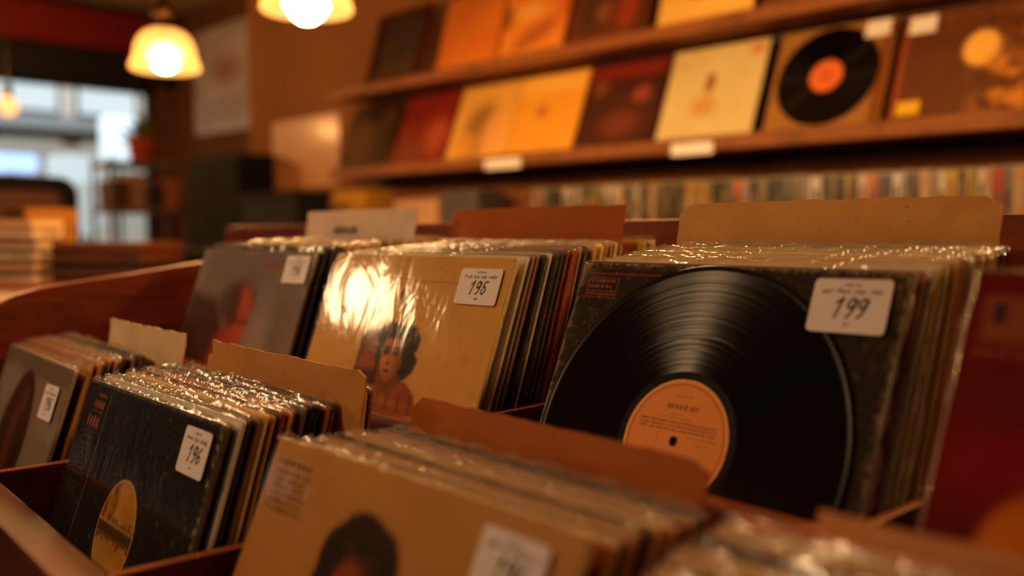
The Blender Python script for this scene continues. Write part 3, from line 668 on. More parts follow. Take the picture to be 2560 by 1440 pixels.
mb = MB(); mb.box((XL, -4.8, 1.42), (XL+.22, 3.42, 1.70)); struct(mb, 'trim_1', [M['red']])
mb = MB(); mb.box((XL, -4.8, 1.20), (XL+.12, 3.42, 1.42)); struct(mb, 'trim_2', [M['dark']])

# ------------------------------------------------------------------ wall shelves and what stands on them
YF = 2.35
def shelf(z0, z1, x0, x1, label):
    t = empty('wall_shelf', ((x0+x1)/2, YW, z0+HC)); tag(t, label, 'shelf', 'wall shelves')
    B = Matrix.Translation((-(x0+x1)/2, -YW, -z0))
    mb = MB(); mb.box((x0, YF+.018, z0+.008), (x1, YW-.001, z1-.014)); mb.build('shelf_board', [M['shelf']], t, B, bevel=.002)
    mb = MB(); mb.box((x0, YF, z0), (x1, YF+.018, z1)); mb.build('front_lip', [M['shelf']], t, B, bevel=.003)
    mb = MB(); mb.box((x0+.02, YW-.028, z0-.022), (x1-.02, YW-.001, z0+.007)); mb.build('wall_batten', [M['dark']], t, B)
    return t
zA, zB = .245, .290
shelf(zA, zB, -3.62, .9, 'long wooden wall shelf carrying the lower row of displayed albums')
zC, zD = .598, .640
shelf(zC, zD, -3.62, .9, 'long wooden wall shelf carrying the upper row of displayed albums')
zE, zF = -.03, .016
shelf(zE, zF, -3.62, .9, 'long wooden wall shelf carrying the row of discs')

def album(px0, px1, zb, art, label, group, h=.312, tilt=21, refl=True, t=.006, pym=230, name='record_sleeve', gap=.006):
    xa = at(px0, pym, Y=YF+.07).x; xb = at(px1, pym, Y=YF+.07).x; wd = min(xb-xa-gap, .345)
    xa = (xa+xb-wd)/2
    th = math.radians(tilt)
    p = Vector((xa, YF+.045, zb+HC)); up = Vector((0, math.sin(th), math.cos(th))); u = Vector((1, 0, 0)); n = u.cross(up); p = p+Vector((0, 0, t*math.sin(th)))
    mtx = Matrix(((u.x, up.x, n.x, p.x), (u.y, up.y, n.y, p.y), (u.z, up.z, n.z, p.z), (0, 0, 0, 1)))
    mb = MB(); mb.prism(rrect(0, 0, wd, h, .003, 2), 'z', -t, 0, tuple(art.c[2, 2]), 0)
    o = mb.build(name, [M['print']], None, mtx); tag(o, label, 'record', group)
    link('cover_print', art.mesh('cover_print', .001, h-.001, wd-.002, h-.002, .0004), [M['gloss']], o)
    if refl:
        mb = MB(); nx = 8
        vs = [(wd*i/nx, h*j/nx, .0016+.0007*math.sin(i*2.1+j*1.3)) for j in range(nx+1) for i in range(nx+1)]
        mb.faces(vs, [(j*(nx+1)+i, j*(nx+1)+i+1, (j+1)*(nx+1)+i+1, (j+1)*(nx+1)+i) for j in range(nx) for i in range(nx)]); mb.build('clear_outer_bag', [M['crinkle']], o, smooth=True)
    return o, wd
gL, gU = 'albums on the lower wall shelf', 'albums on the upper wall shelf'
def rect_part(o, name, x0, y0, x1, y1, mat, z=.003, label=None):
    mb = MB(); mb.prism(rrect(x0, y0, x1, y1, .002, 2), 'z', z, z+.0005); p = mb.build(name, [mat], o)
    if label: p['label'] = label
    return p
M['yellow'] = plain('yellow_sticker', srgb(214, 180, 40), .6)
a = Art(90, srgb(120, 74, 44)); a.blend(a.vn(6, 3), srgb(90, 50, 30), .6); a.blend(a.rect(0, 0, .05, 1, .02), srgb(170, 90, 50), .8); a.words(.20, .06, .95, .14, 2, srgb(190, 130, 70), .6, 81); a.words(.06, .17, .6, .22, 1, srgb(170, 110, 60), .6, 82)
a.blend(a.ell(.60, .42, .13, .16, .3), srgb(244, 208, 120)); a.blend(a.rect(.6, .5, 1, 1, .2)*(a.vn(12, 12)*2.6-.9), srgb(220, 160, 70), .9); a.blend(a.rect(.75, .1, 1, .6, .2)*(a.vn(12, 15)*2.6-1.0), srgb(200, 130, 60), .8)  # pale gold ellipse paints lamp glare on the bag; gold foliage is print
o, wd = album(2222, 2600, zB, a, 'brown album with painted lamp glare and foliage beside the displayed black disc', gL)
rect_part(o, 'price_tag', .015, .245, .085, .295, M['sticker']); rect_part(o, 'yellow_sticker', .02, .01, .08, .05, M['yellow'])
a = Art(70, srgb(170, 130, 80)); a.blend(a.vn(5, 2), srgb(130, 90, 50), .5); a.blend(a.rect(.9, 0, 1, 1, .05), srgb(120, 60, 34), .8)
o, wd = album(1905, 2225, zB, a, 'displayed black disc with orange label on a tan sleeve, pale tag at its corner', gL, refl=False)
l2 = Art(60, srgb(220, 120, 60)); l2.blend(l2.ell(.5, .5, .25, .25, .5), srgb(200, 100, 46), .5)
vinyl_disc(o, wd/2-.005, .155, .150, .002, l2); rect_part(o, 'price_tag', wd-.085, .255, wd-.015, .305, M['sticker'], .006)
a = Art(80, srgb(232, 220, 180)); a.blend(a.vn(4, 3), srgb(214, 196, 150), .6); a.blend(a.ell(.47, .42, .05, .09, .5), srgb(176, 96, 50), .9); a.blend(a.ell(.47, .34, .035, .04, .5), srgb(110, 70, 40), .8); a.blend(a.ell(.45, .66, .13, .12, .6), srgb(214, 170, 70), .7); a.blend(a.rect(.82, .05, .96, .14, .05), srgb(220, 120, 60), .7); a.blend(a.ell(.13, .18, .06, .05, .6), srgb(226, 190, 90), .7)
album(1640, 1900, zB, a, 'cream album with a small orange figure at its centre on the lower shelf', gL)
a = Art(70, srgb(92, 44, 30)); a.blend(a.vn(5, 4), srgb(60, 28, 20), .7); a.blend(a.rect(0, .02, 1, .2, .06), srgb(150, 40, 24), .8); a.blend(a.ell(.75, .42, .12, .1, .6), srgb(170, 90, 76), .8); a.blend(a.ell(.55, .75, .25, .16, .7), srgb(140, 70, 50), .7); a.blend(a.ell(.2, .3, .1, .1, .7), srgb(150, 90, 60), .7)
album(1440, 1640, zB, a, 'dark maroon album with a red band between a yellow and a cream album', gL)
a = Art(60, srgb(240, 186, 70)); a.blend(a.rect(0, 0, 1, .25, .1), srgb(250, 214, 120), .7); a.blend(a.ell(.42, .48, .08, .08, .6), srgb(190, 110, 40), .8)
album(1271, 1440, zB, a, 'bright yellow album with a small dark mark on the lower shelf', gL)
a = Art(60, srgb(236, 196, 110)); a.blend(a.ell(.5, .62, .3, .35, .6), srgb(150, 116, 70), .8); a.blend(a.ell(.75, .7, .2, .35, .6), srgb(240, 190, 120), .9); a.blend(a.ell(.3, .8, .2, .15, .6), srgb(230, 170, 70), .8)
album(1121, 1271, zB, a, 'cream album with a greyish figure next to the yellow album', gL)
a = Art(60, srgb(156, 44, 24)); a.blend(a.ell(.75, .62, .2, .25, .8), srgb(200, 110, 80), .7); a.blend(a.ell(.3, .85, .3, .15, .8), srgb(150, 90, 60), .6)
album(979, 1121, zB, a, 'red album with pinkish shapes on the lower wall shelf', gL)
a = Art(60, srgb(80, 48, 22)); a.blend(a.ell(.4, .6, .3, .35, .8), srgb(110, 70, 26), .8); a.blend(a.ell(.3, .2, .3, .1, .8), srgb(40, 26, 16), .8); a.blend(a.ell(.8, .7, .15, .2, .8), srgb(36, 26, 18), .8); a.blend(a.ell(.85, .25, .15, .1, .8), srgb(130, 80, 50), .8)
album(838, 979, zB, a, 'dark brown album at the far end of the lower wall shelf', gL)
# upper row
a = Art(60, srgb(46, 30, 16)); a.blend(a.vn(4, 4), srgb(86, 60, 22), .8); a.blend(a.rect(.1, .75, .9, .9, .1), srgb(110, 80, 30), .6)
o, wd = album(902, 1088, zD, a, 'dark framed olive picture at the far end of the upper wall shelf', gU, pym=120, tilt=16)
mb = MB(); fw = .022
for r_ in ((-.004, -.0, wd+.004, fw), (-.004, .312-fw, wd+.004, .316), (-.004, 0, fw, .316), (wd-fw, 0, wd+.004, .316)): mb.box((r_[0], r_[1], 0), (r_[2], r_[3], .014))
mb.build('picture_frame', [plain('dark_red_frame', srgb(70, 18, 12), .5, nscale=9)], o)
a = Art(60, srgb(232, 150, 54)); a.blend(a.vn(3, 4), srgb(220, 130, 40), .6)
album(1092, 1252, zD, a, 'plain orange album between the dark framed picture and a patterned orange album', gU, pym=100, tilt=16)
a = Art(60, srgb(236, 162, 66)); a.blend(a.rect(.02, .35, .12, .62, .04), srgb(110, 60, 30), .8); a.blend(a.ell(.55, .75, .35, .12, .6, -.4), srgb(176, 100, 40), .7); a.blend(a.ell(.4, .45, .2, .1, .8), srgb(246, 200, 120), .8); a.blend(a.rect(.85, .2, 1, .6, .08), srgb(220, 110, 50), .8)
album(1252, 1416, zD, a, 'orange album with a sketched pattern on the upper shelf', gU, pym=90, tilt=16)
a = Art(60, srgb(120, 60, 26)); a.blend(a.ell(.3, .65, .2, .25, .6), srgb(90, 56, 40), .9); a.blend(a.ell(.42, .66, .1, .12, .6), srgb(160, 100, 70), .8); a.blend(a.ell(.72, .66, .12, .25, .5), srgb(170, 70, 30), .9); a.blend(a.rect(.88, .4, 1, 1, .05), srgb(90, 46, 20), .8)
album(1418, 1640, zD, a, 'brown album with rust and grey shapes on the upper shelf', gU, pym=60, tilt=16)
a = Art(60, srgb(240, 206, 120)); a.blend(a.ell(.4, .62, .1, .12, .6), srgb(180, 130, 60), .7); a.blend(a.ell(.8, .6, .12, .12, .6), srgb(170, 110, 50), .8); a.words(.1, .80, .95, .92, 1, srgb(250, 226, 160), .8, 3)
album(1646, 1898, zD, a, 'pale yellow album on the upper shelf above the cream one', gU, pym=40, tilt=16)
a = Art(50, srgb(90, 50, 26)); a.blend(a.vn(6, 4), srgb(140, 84, 40), .8)
album(1908, 2215, zD, a, 'brown album on the upper shelf above the displayed black disc', gU, pym=0, tilt=16)
a = Art(50, srgb(160, 90, 40)); a.blend(a.vn(6, 9), srgb(110, 60, 30), .8)
album(2225, 2590, zD, a, 'rust album on the upper shelf above the painted glare album', gU, pym=-40, tilt=16)
# paper tags on the shelf lips
for (px0, px1, py, lab) in ((1678, 1782, 368, 'blank white tag on the shelf lip under the cream album'), (1212, 1302, 408, 'blank pale tag on the shelf lip under the bright yellow album')):
    p0 = at(px0, py, Y=YF-.003); p1 = at(px1, py, Y=YF-.003); z0 = p0.z
    mb = MB(); mb.box((p0.x, YF-.004, zA-.008), (p1.x, YF-.0015, zA+.028)); o = mb.build('shelf_tag', [M['sticker']], None, Matrix.Translation((0, 0, HC))); tag(o, lab, 'tag', 'shelf tags')

# row of disc cases
x = .10; i = 1; YD = 2.30+.06
casep = [(196, 150, 110), (120, 116, 120), (70, 66, 70), (210, 196, 180), (150, 130, 120), (60, 52, 50), (200, 170, 40), (176, 60, 30), (170, 160, 170), (90, 60, 40), (40, 40, 52), (190, 130, 80), (220, 214, 214), (110, 90, 80), (150, 140, 60), (50, 44, 40), (210, 120, 50)]
cnames = ['tan', 'grey', 'charcoal', 'cream', 'taupe', 'dark brown', 'yellow', 'rust red', 'lilac grey', 'brown', 'navy', 'orange tan', 'white', 'mushroom', 'olive', 'black', 'orange']
M['case'] = print_mat('printed_spine', .35, .5, .2, False)
rs = random.Random(5); x = -.70; i = 0; prev = -1
while x > -2.35 and i < 99:
    wdt = rs.choice([.0125, .0165, .021, .026, .031]); k = rs.randrange(len(casep))
    if k == prev: k = (k+3) % len(casep)
    prev = k; i += 1; c = tuple(v*.62 for v in srgb(*casep[k])); ch = .1425+rs.uniform(-.001, .003)
    mb = MB(); mb.box((x-wdt+.0006, YD, 0), (x-.0006, YD+.125, ch), c)
    c2 = tuple(v*.5 for v in srgb(*casep[(k*7+3) % len(casep)]))
    mb.box((x-wdt*.72, YD-.0004, ch*.30), (x-wdt*.28, YD+.001, ch*rs.uniform(.55, .8)), c2)
    # clear plastic case ends show as slim pale lips at head and foot
    mb.box((x-wdt+.0006, YD-.0006, ch-.004), (x-.0006, YD+.001, ch), srgb(150, 146, 140))
    o = mb.build('disc_case', [M['case']], None, Matrix.Translation((0, 0, HC+zF)))
    tag(o, f'{cnames[k]} disc case, {ordinal(i)} from the near end of the shelf row', 'disc case', 'disc cases on the low wall shelf')
    x -= wdt
def obox(name, a_, b_, mat, label, cat, group=None, lid=None):
    t = empty(name, ((a_[0]+b_[0])/2, (a_[1]+b_[1])/2, a_[2]+HC)); tag(t, label, cat, group)
    dx, dy, dz = [(b_[k]-a_[k]) for k in range(3)]
    mb = MB(); mb.box((-dx/2, -dy/2, 0), (dx/2, dy/2, dz)); mb.build('box_body', [mat], t, bevel=.004)
    mb = MB(); mb.box((-dx/2-.004, -dy/2-.004, dz*.72), (dx/2+.004, dy/2+.004, dz+.004)); mb.build('lid', [lid or mat], t, bevel=.004)
    return t
def xs(px, Y, py=480): return at(px, py, Y=Y).x
obox('storage_box', (xs(985, 2.38), 2.38, zF), (xs(1092, 2.38), 2.52, zF+.12), plain('pale_pink_box', srgb(200, 160, 130), .7, nscale=6), 'pale box on the low shelf beyond the disc cases', 'box')
obox('storage_box', (xs(1106, 2.40), 2.40, zF), (xs(1195, 2.40), 2.54, zF+.15), plain('slate_box', srgb(92, 88, 100), .7, nscale=6), 'slate grey box on the low shelf beside the disc cases', 'box')
obox('storage_box', (xs(836, 2.36), 2.36, zF), (xs(912, 2.36), 2.5, zF+.17), plain('yellow_box', srgb(190, 140, 40), .7, nscale=6), 'yellow box at the far end of the low shelf', 'box')

# ------------------------------------------------------------------ pendant lamps
def glass_shade():
    m = bpy.data.materials.new('opal_glass_shade'); m.use_nodes = True; nt = m.node_tree; nt.nodes.clear()
    o = nt.nodes.new('ShaderNodeOutputMaterial'); d = N(nt, 'ShaderNodeBsdfTranslucent', Color=(.055, .031, .011, 1)); t = N(nt, 'ShaderNodeBsdfTransparent', Color=(1, .80, .48, 1)); g = N(nt, 'ShaderNodeBsdfDiffuse', Color=(.06, .045, .025, 1)); e = N(nt, 'ShaderNodeEmission', Color=(1, .47, .12, 1), Strength=.70)
    a = nt.nodes.new('ShaderNodeMixShader'); a.inputs[0].default_value = .35; nt.links.new(d.outputs[0], a.inputs[1]); nt.links.new(g.outputs[0], a.inputs[2])
    b = nt.nodes.new('ShaderNodeMixShader'); b.inputs[0].default_value = .18; nt.links.new(a.outputs[0], b.inputs[1]); nt.links.new(t.outputs[0], b.inputs[2])
    c = nt.nodes.new('ShaderNodeAddShader'); nt.links.new(b.outputs[0], c.inputs[0]); nt.links.new(e.outputs[0], c.inputs[1]); nt.links.new(c.outputs[0], o.inputs[0]); return m
M['shade'] = glass_shade(); M['bulb'] = emis('lit_bulb', (1, .74, .38), 16)
LIGHTW = (1.0, .56, .20)
def lamp(name, loc, watts, radius, col=LIGHTW):
    l = bpy.data.lights.new(name, 'POINT'); l.energy = watts; l.shadow_soft_size = radius; l.color = col
    o = bpy.data.objects.new(name, l); COL.objects.link(o); o.location = Vector(loc)+Vector((0, 0, HC)); return o
def pendant(p, label, style, watts, rad=.125):
    t = empty('pendant_lamp', (p[0], p[1], p[2]+HC)); tag(t, label, 'pendant lamp', 'glass pendant lamps')
    k = rad/.125; bz = bz0 = -.004 if style == 'dome' else -.030
    prof = {'dome': [(.030, .178), (.050, .174), (.073, .162), (.091, .140), (.103, .110), (.108, .082), (.111, .058), (.118, .038), (.125, .020), (.124, .008), (.114, .000)],
            'drum': [(.030, .176), (.075, .170), (.098, .128), (.108, .090), (.114, .05), (.121, .022), (.124, .008), (.120, .000)]}[style]
    mb = MB(); mb.lathe([(r_*k, z*k*.86) for r_, z in prof]); mb.build('glass_shade', [M['shade']], t, smooth=True)
    mb = MB(); mb.lathe([(.001, .215), (.020, .213), (.022, .195), (.034, .186), (.036, .172), (.030, .165), (.001, .165)], 24); mb.lathe([(.001, bz0+.088), (.018, bz0+.089), (.018, .142), (.001, .142)], 20); hd = mb.build('lamp_holder', [M['brass']], t, smooth=True)
    mb = MB()
    for sgn in (-1, 1): mb.lathe([(.001, -.007), (.007, -.006), (.008, 0), (.007, .006), (.001, .007)], 12, c=(sgn*.046, 0, .165)); mb.box((min(sgn*.03, sgn*.046), -.002, .163), (max(sgn*.03, sgn*.046), .002, .167))
    mb.build('thumb_screw', [M['brass']], hd, smooth=True)
    mb = MB(); mb.lathe([(.001, bz), (.018, bz+.004), (.038, bz+.018), (.055, bz+.045), (.050, bz+.068), (.026, bz+.088), (.001, bz+.09)], 24); mb.build('bulb', [M['bulb']], t, smooth=True)
    mb = MB(); mb.tube([(0, 0, .212), (0, 0, CZ-p[2]-.02)], .004); mb.build('cord', [M['cord']], t)
    mb = MB(); mb.lathe([(.001, CZ-p[2]-.001), (.05, CZ-p[2]-.001), (.045, CZ-p[2]-.025), (.006, CZ-p[2]-.03)], 24); mb.build('ceiling_rose', [M['brass']], t, smooth=True)
    lamp('pendant_or_fill_light', (p[0], p[1], p[2]-.045), watts, .04)
    return t
P1 = at(413, 178, Y=1.245); P2 = at(767, 30, Y=1.225)
pendant(P1, 'lit dome glass pendant lamp hanging nearer the shop window', 'dome', 14, .105)
pendant(P2, 'lit drum glass pendant lamp cut by the top edge, bulb poking below its rim', 'drum', 16, .112)
# small bare globe further off
pg = at(20, 266, X=-4.6); t = empty('globe_lamp', (pg.x, pg.y, pg.z+HC)); tag(t, 'small bare globe bulb hanging before the shop window', 'lamp')
mb = MB(); mb.lathe([(.001, -.043), (.022, -.038), (.038, -.02), (.043, 0), (.038, .022), (.022, .038), (.015, .045)], 24); mb.build('globe_bulb', [emis('amber_globe', (1, .45, .16), 1.1)], t, smooth=True)
mb = MB(); mb.lathe([(.001, .10), (.018, .098), (.02, .05), (.014, .044), (.001, .044)], 20); mb.build('lamp_holder', [M['dark']], t, smooth=True)
mb = MB(); mb.tube([(0, 0, .10), (0, 0, CZ-pg.z)], .005); mb.build('cord', [M['cord']], t)

# ------------------------------------------------------------------ far end: poster, notice, cabinet, rack, chair, counter
pa, pb = at(492, 330, Y=3.415), at(632, 80, Y=3.415)
a = Art(50, srgb(214, 204, 212)); a.blend(a.vn(3, 4), srgb(178, 168, 180), .7); a.blend(a.ell(.6, .42, .25, .12, .8), srgb(170, 90, 70), .6); a.blend(a.rect(.1, .7, .9, .95, .1), srgb(160, 140, 120), .6)
zb_, zt_ = at(560, 330, Y=3.415).z, at(560, 62, Y=3.415).z
t = empty('poster', (pa.x, 3.41, zb_+HC)); t.name = 'hanging_poster'; tag(t, 'large greyish poster on the far wall beside the shop window', 'poster')
t.rotation_euler = (math.radians(90), 0, 0)
link('poster_print', a.mesh('poster_print', 0, zt_-zb_, pb.x-pa.x, zt_-zb_, .006), [M['print']], t)
mb = MB(); mb.box((-.006, -.006, -.004), (pb.x-pa.x+.006, zt_-zb_+.006, .0055)); mb.build('backing_board', [M['dark']], t)
pa, pb = at(642, 472, Y=YW-.1), at(806, 290, Y=YW-.1); zt_ = at(724, 290, Y=YW-.1).z; zb_ = at(724, 468, Y=YW-.1).z
mb = MB(); w_ = pb.x-pa.x; h_ = zt_-zb_
a = Art(50, srgb(200, 142, 96)); a.blend(a.vn(3, 8), srgb(184, 126, 82), .5); a.words(.2, .15, .85, .3, 3, srgb(170, 116, 76), .6, 3); a.words(.15, .4, .85, .7, 6, srgb(176, 120, 80), .5, 4)
t = link('hanging_notice', a.mesh('notice_sheet', 0, h_, w_, h_, 0), [M['print']], None, Matrix(((1, 0, 0, pa.x), (0, 0, -1, YW-.004), (0, 1, 0, zb_+HC), (0, 0, 0, 1)))); tag(t, 'buff paper notice pinned on the wall above the black cabinet', 'notice')

# black cabinet
x0, x1 = xs(480, 2.42), xs(606, 2.42); ztop = at(560, 388, Y=2.42).z
t = empty('cabinet', ((x0+x1)/2, 2.42, 0)); tag(t, 'tall plain black cabinet between the grey rack and the low black cabinet', 'cabinet'); hw = (x1-x0)/2; ht = ztop+HC
mb = MB(); mb.box((-hw, 0, .05), (hw, .19, ht)); mb.build('carcass', [M['black']], t, bevel=.005)
for sgn in (-1, 1):
    mb = MB(); mb.box((min(0, sgn*hw)+.006, -.02, .08), (max(0, sgn*hw)-.006, -.001, ht-.03)); d = mb.build('door', [M['black']], t, bevel=.004)
    mb = MB(); mb.tube([(sgn*.05, -.026, ht*.55), (sgn*.05, -.026, ht*.70)], .006); mb.build('handle', [M['metal']], d)
mb = MB(); mb.box((-hw+.03, .02, 0), (hw-.03, .18, .05)); mb.build('plinth', [M['black']], t)

lx0, lx1 = xs(600, 2.05), xs(742, 2.05); lz = at(690, 480, Y=2.05).z+HC
t = empty('low_cabinet', ((lx0+lx1)/2, 2.05, 0)); tag(t, 'low black cabinet with a plain top standing under the buff notice', 'cabinet'); hw = (lx1-lx0)/2
mb = MB(); mb.box((-hw, 0, .05), (hw, .16, lz-.02)); mb.build('carcass', [M['black']], t, bevel=.004)
mb = MB(); mb.box((-hw-.006, -.01, lz-.019), (hw+.006, .17, lz)); mb.build('cabinet_top', [M['black']], t, bevel=.004)
mb = MB(); mb.box((-hw+.03, .02, 0), (hw-.03, .15, .05)); mb.build('plinth', [M['black']], t)

# grey rack with boxes in front of the window
rx = -5.6
pA, pB = at(275, 470, X=rx), at(470, 470, X=rx); y0, y1 = min(pA.y, pB.y), max(pA.y, pB.y)
zr = [at(370, py, X=rx).z for py in (405, 520, 640)]
t = empty('metal_rack', (rx, (y0+y1)/2, 0)); tag(t, 'grey metal rack with two shelves standing before the window', 'rack')
B = Matrix.Translation((-rx, -(y0+y1)/2, HC)); M['rackgrey'] = plain('grey_paint', srgb(110, 98, 88), .5, nscale=4)
for z in zr:
    mb = MB(); mb.box((rx-.30, y0, z-.03), (rx, y1, z)); mb.build('shelf_board', [M['rackgrey']], t, B)
for xx in (rx-.30, rx-.02):
    for yy in (y0, y1-.02):
        mb = MB(); mb.box((xx, yy, -HC), (xx+.02, yy+.02, zr[0]+.02)); mb.build('post', [M['rackgrey']], t, B)
cols = [((90, 54, 28), 'brown'), ((150, 120, 100), 'pale'), ((60, 44, 34), 'dark'), ((160, 100, 60), 'rust')]
for i, (c, nm) in enumerate(cols):
    ya = y0+.03+(y1-y0-.06)*i/4; yb = ya+(y1-y0-.06)/4-.01
    obox('storage_box', (rx-.26, ya, zr[1]), (rx-.03, yb, zr[1]+(.16, .20, .13, .18)[i]), plain(f'{nm}_carton', srgb(*c), .8, nscale=6), f'{nm} carton on the middle shelf of the grey rack', 'box', 'cartons on the rack')
# plant on top of the rack
pc = at(450, 380, X=rx-.1)
t = empty('potted_plant', (rx-.14, y1-.22, zr[0]+HC)); tag(t, 'small leafy plant in an orange pot on the grey rack', 'plant')
mb = MB(); mb.lathe([(.001, 0), (.07, 0), (.09, .13), (.10, .135), (.10, .15), (.085, .15), (.08, .13), (.001, .125)], 24); mb.build('pot', [plain('terracotta', srgb(170, 80, 30), .7, nscale=8)], t, smooth=True)
mb = MB(); rs = random.Random(3)
for i in range(46):
    az = rs.uniform(0, 6.28); ln = rs.uniform(.10, .24); el_ = rs.uniform(.2, 1.3); d = Vector((math.cos(az)*math.cos(el_), math.sin(az)*math.cos(el_), math.sin(el_))); p0 = Vector((0, 0, .13)); sd = Vector((-math.sin(az), math.cos(az), 0))*.018
    q = [p0, p0+d*ln*.5+sd, p0+d*ln+Vector((0, 0, -.03)), p0+d*ln*.5-sd]; mb.poly(q)
mb.build('foliage', [plain('green_leaf', srgb(96, 96, 26), .6, nscale=12)], t)
# dark chair
cp = at(420, 600, X=-4.3)
t = empty('chair', (cp.x, cp.y, 0), .5); tag(t, 'dark wooden chair standing between the counter and the black cabinet', 'chair'); dkm = plain('dark_stained_wood', srgb(30, 24, 20), .5, nscale=6)
sz = HC+at(420, 700, X=-4.3).z
mb = MB(); mb.box((-.22, -.22, .62), (.22, .22, .66)); mb.build('seat', [dkm], t, bevel=.01)
mb = MB(); mb.box((-.22, .19, .80), (.22, .22, 1.08)); mb.build('backrest', [dkm], t, bevel=.01)
for sx in (-1, 1):
    mb = MB(); mb.box((sx*.20-.018, -.21, 0), (sx*.20+.018, -.175, .62)); mb.build('leg', [dkm], t)
    mb = MB(); mb.box((sx*.20-.018, .185, 0), (sx*.20+.018, .22, 1.06)); mb.build('leg', [dkm], t)
mb = MB(); mb.box((-.19, -.20, .25), (.19, -.18, .28)); mb.box((-.19, .19, .25), (.19, .21, .28)); mb.build('stretcher', [dkm], t)

# counter with stacks beyond the side panel
zc = -.128
t = empty('counter', (-2.55, .95, 0)); tag(t, 'red-brown wooden counter beyond the sloping side panel', 'counter'); B = Matrix.Translation((2.55, -.95, HC))
mb = MB(); mb.box((-3.80, .30, zc-.035), (-1.62, 1.55, zc)); mb.build('counter_top', [M['wood']], t, B, bevel=.004)
mb = MB(); mb.box((-3.75, .36, -HC+.06), (-1.68, 1.50, zc-.035)); mb.build('counter_body', [M['wood']], t, B)
mb = MB(); mb.box((-3.70, .42, -HC), (-1.74, 1.44, -HC+.06)); mb.build('plinth', [M['black']], t, B)
# stack of pale and dark flat cases
cy = .80; z = zc; rs = random.Random(9)
g1 = 'flat cases stacked on the counter'
pS = at(82, 700, Z=zc); ang = math.radians(28)
tones = [('pale', (196, 170, 150)), ('charcoal', (48, 40, 38)), ('buff', (186, 150, 116)), ('black', (30, 26, 26)), ('cream', (206, 186, 160)), ('dark grey', (64, 56, 54)), ('beige', (190, 166, 140)), ('brown', (110, 78, 52)), ('bone', (200, 182, 160)), ('sand', (184, 150, 110))]
for i, (nm, c) in enumerate(tones):
    h = (.016, .013, .016, .013, .015, .012, .018, .014, .022, .030)[i]
    mb = MB(); mb.box((-.14, -.07, 0), (.14, .07, h), srgb(*c)); mb.box((-.141, -.071, h*.3), (.141, .071, h*.7), srgb(*[min(255, q+22) for q in c]))
    o = mb.build('flat_case', [M['print']], None, Matrix.Translation((pS.x-.09+rs.uniform(-.006, .006), pS.y-.05+rs.uniform(-.006, .006), z+HC)) @ Matrix.Rotation(math.radians(40)+rs.uniform(-.05, .05), 4, 'Z'))
    tag(o, f'{nm} flat case, {ordinal(i+1)} from the bottom of the counter stack', 'case', g1); z += h
pb_ = at(108, 605, Y=pS.y+.22)
t = obox('cardboard_box', (pb_.x-.13, pb_.y-.08, zc), (pb_.x+.09, pb_.y+.08, at(108, 525, Y=pS.y+.22).z), plain('ochre_carton', srgb(140, 92, 28), .8, nscale=6), 'ochre cardboard box behind the stack of flat cases', 'box')
pK = at(255, 700, Z=zc); z = zc
for i, (nm, c) in enumerate((('dark brown', (50, 30, 20)), ('brown', (110, 70, 36)), ('black', (30, 22, 18)), ('chestnut', (96, 58, 30)), ('umber', (84, 50, 26)), ('russet', (100, 54, 26)))):
    h = (.016, .014, .02, .018, .016, .02)[i]
    mb = MB(); mb.box((-.13, -.12, 0), (.13, .12, h), srgb(*c)); o = mb.build('record_folder', [M['print']], None, Matrix.Translation((pK.x-.02, pK.y+.06, z+HC)) @ Matrix.Rotation(math.radians(38)+rs.uniform(-.05, .05), 4, 'Z'), bevel=.002)
    tag(o, f'{nm} folder, {ordinal(i+1)} from the bottom of the brown pile on the counter', 'folder', 'brown folders piled on the counter'); z += h
# black framed screen behind
pf = at(20, 500, X=-4.2)
t = empty('framed_picture', (-4.2, pf.y-.05, 0)); tag(t, 'black round-cornered display board with a brown picture, standing before the window', 'display board')
zt_ = at(20, 438, X=-4.2).z+HC
mb = MB(); pr = rrect(-.32, zt_-.42, .32, zt_, .08, 6); mb.prism([(p[0], p[1]) for p in pr], 'x', -.02, .02); mb.build('board', [M['black']], t)
mb = MB(); pr = rrect(-.25, zt_-.36, .25, zt_-.06, .04, 4); mb.prism(pr, 'x', .0205, .023); mb.build('picture', [plain('brown_picture', srgb(96, 52, 22), .6, nscale=6)], t)
for sy in (-.2, .2):
    mb = MB(); mb.box((-.015, sy-.015, 0), (.015, sy+.015, zt_-.42)); mb.build('leg', [M['black']], t)
mb = MB(); mb.box((-.18, -.24, 0), (.18, .24, .03)); mb.build('base', [M['black']], t)

# ------------------------------------------------------------------ the street beyond the glass
XS = -12.5
M['facade'] = plain('pale_facade', srgb(186, 170, 150), .8, nscale=2, namt=.2)
M['pavement'] = plain('grey_pavement', srgb(110, 112, 116), .8, nscale=3)
mb = MB(); mb.box((XS-1, -16, -HC-.08), (XL-.12, 9, -HC-.02)); o = mb.build('street', [M['pavement']], None, Matrix.Translation((0, 0, HC))); o['kind'] = 'structure'
t = empty('building', (XS, 2, 0)); tag(t, 'pale building across the street with bright shop windows', 'building'); B = Matrix.Translation((-XS, -2, 0))
mb = MB(); mb.box((XS-.5, -16, -.02), (XS, 9, 5)); mb.build('facade_wall', [M['facade']], t, B)
M['glassdark'] = plain('dark_shop_glass', srgb(24, 28, 34), .2)
M['lit'] = emis('lit_shop_window', (.86, .93, .95), .6); M['lit2'] = emis('dim_shop_window', (.86, .78, .66), .30)
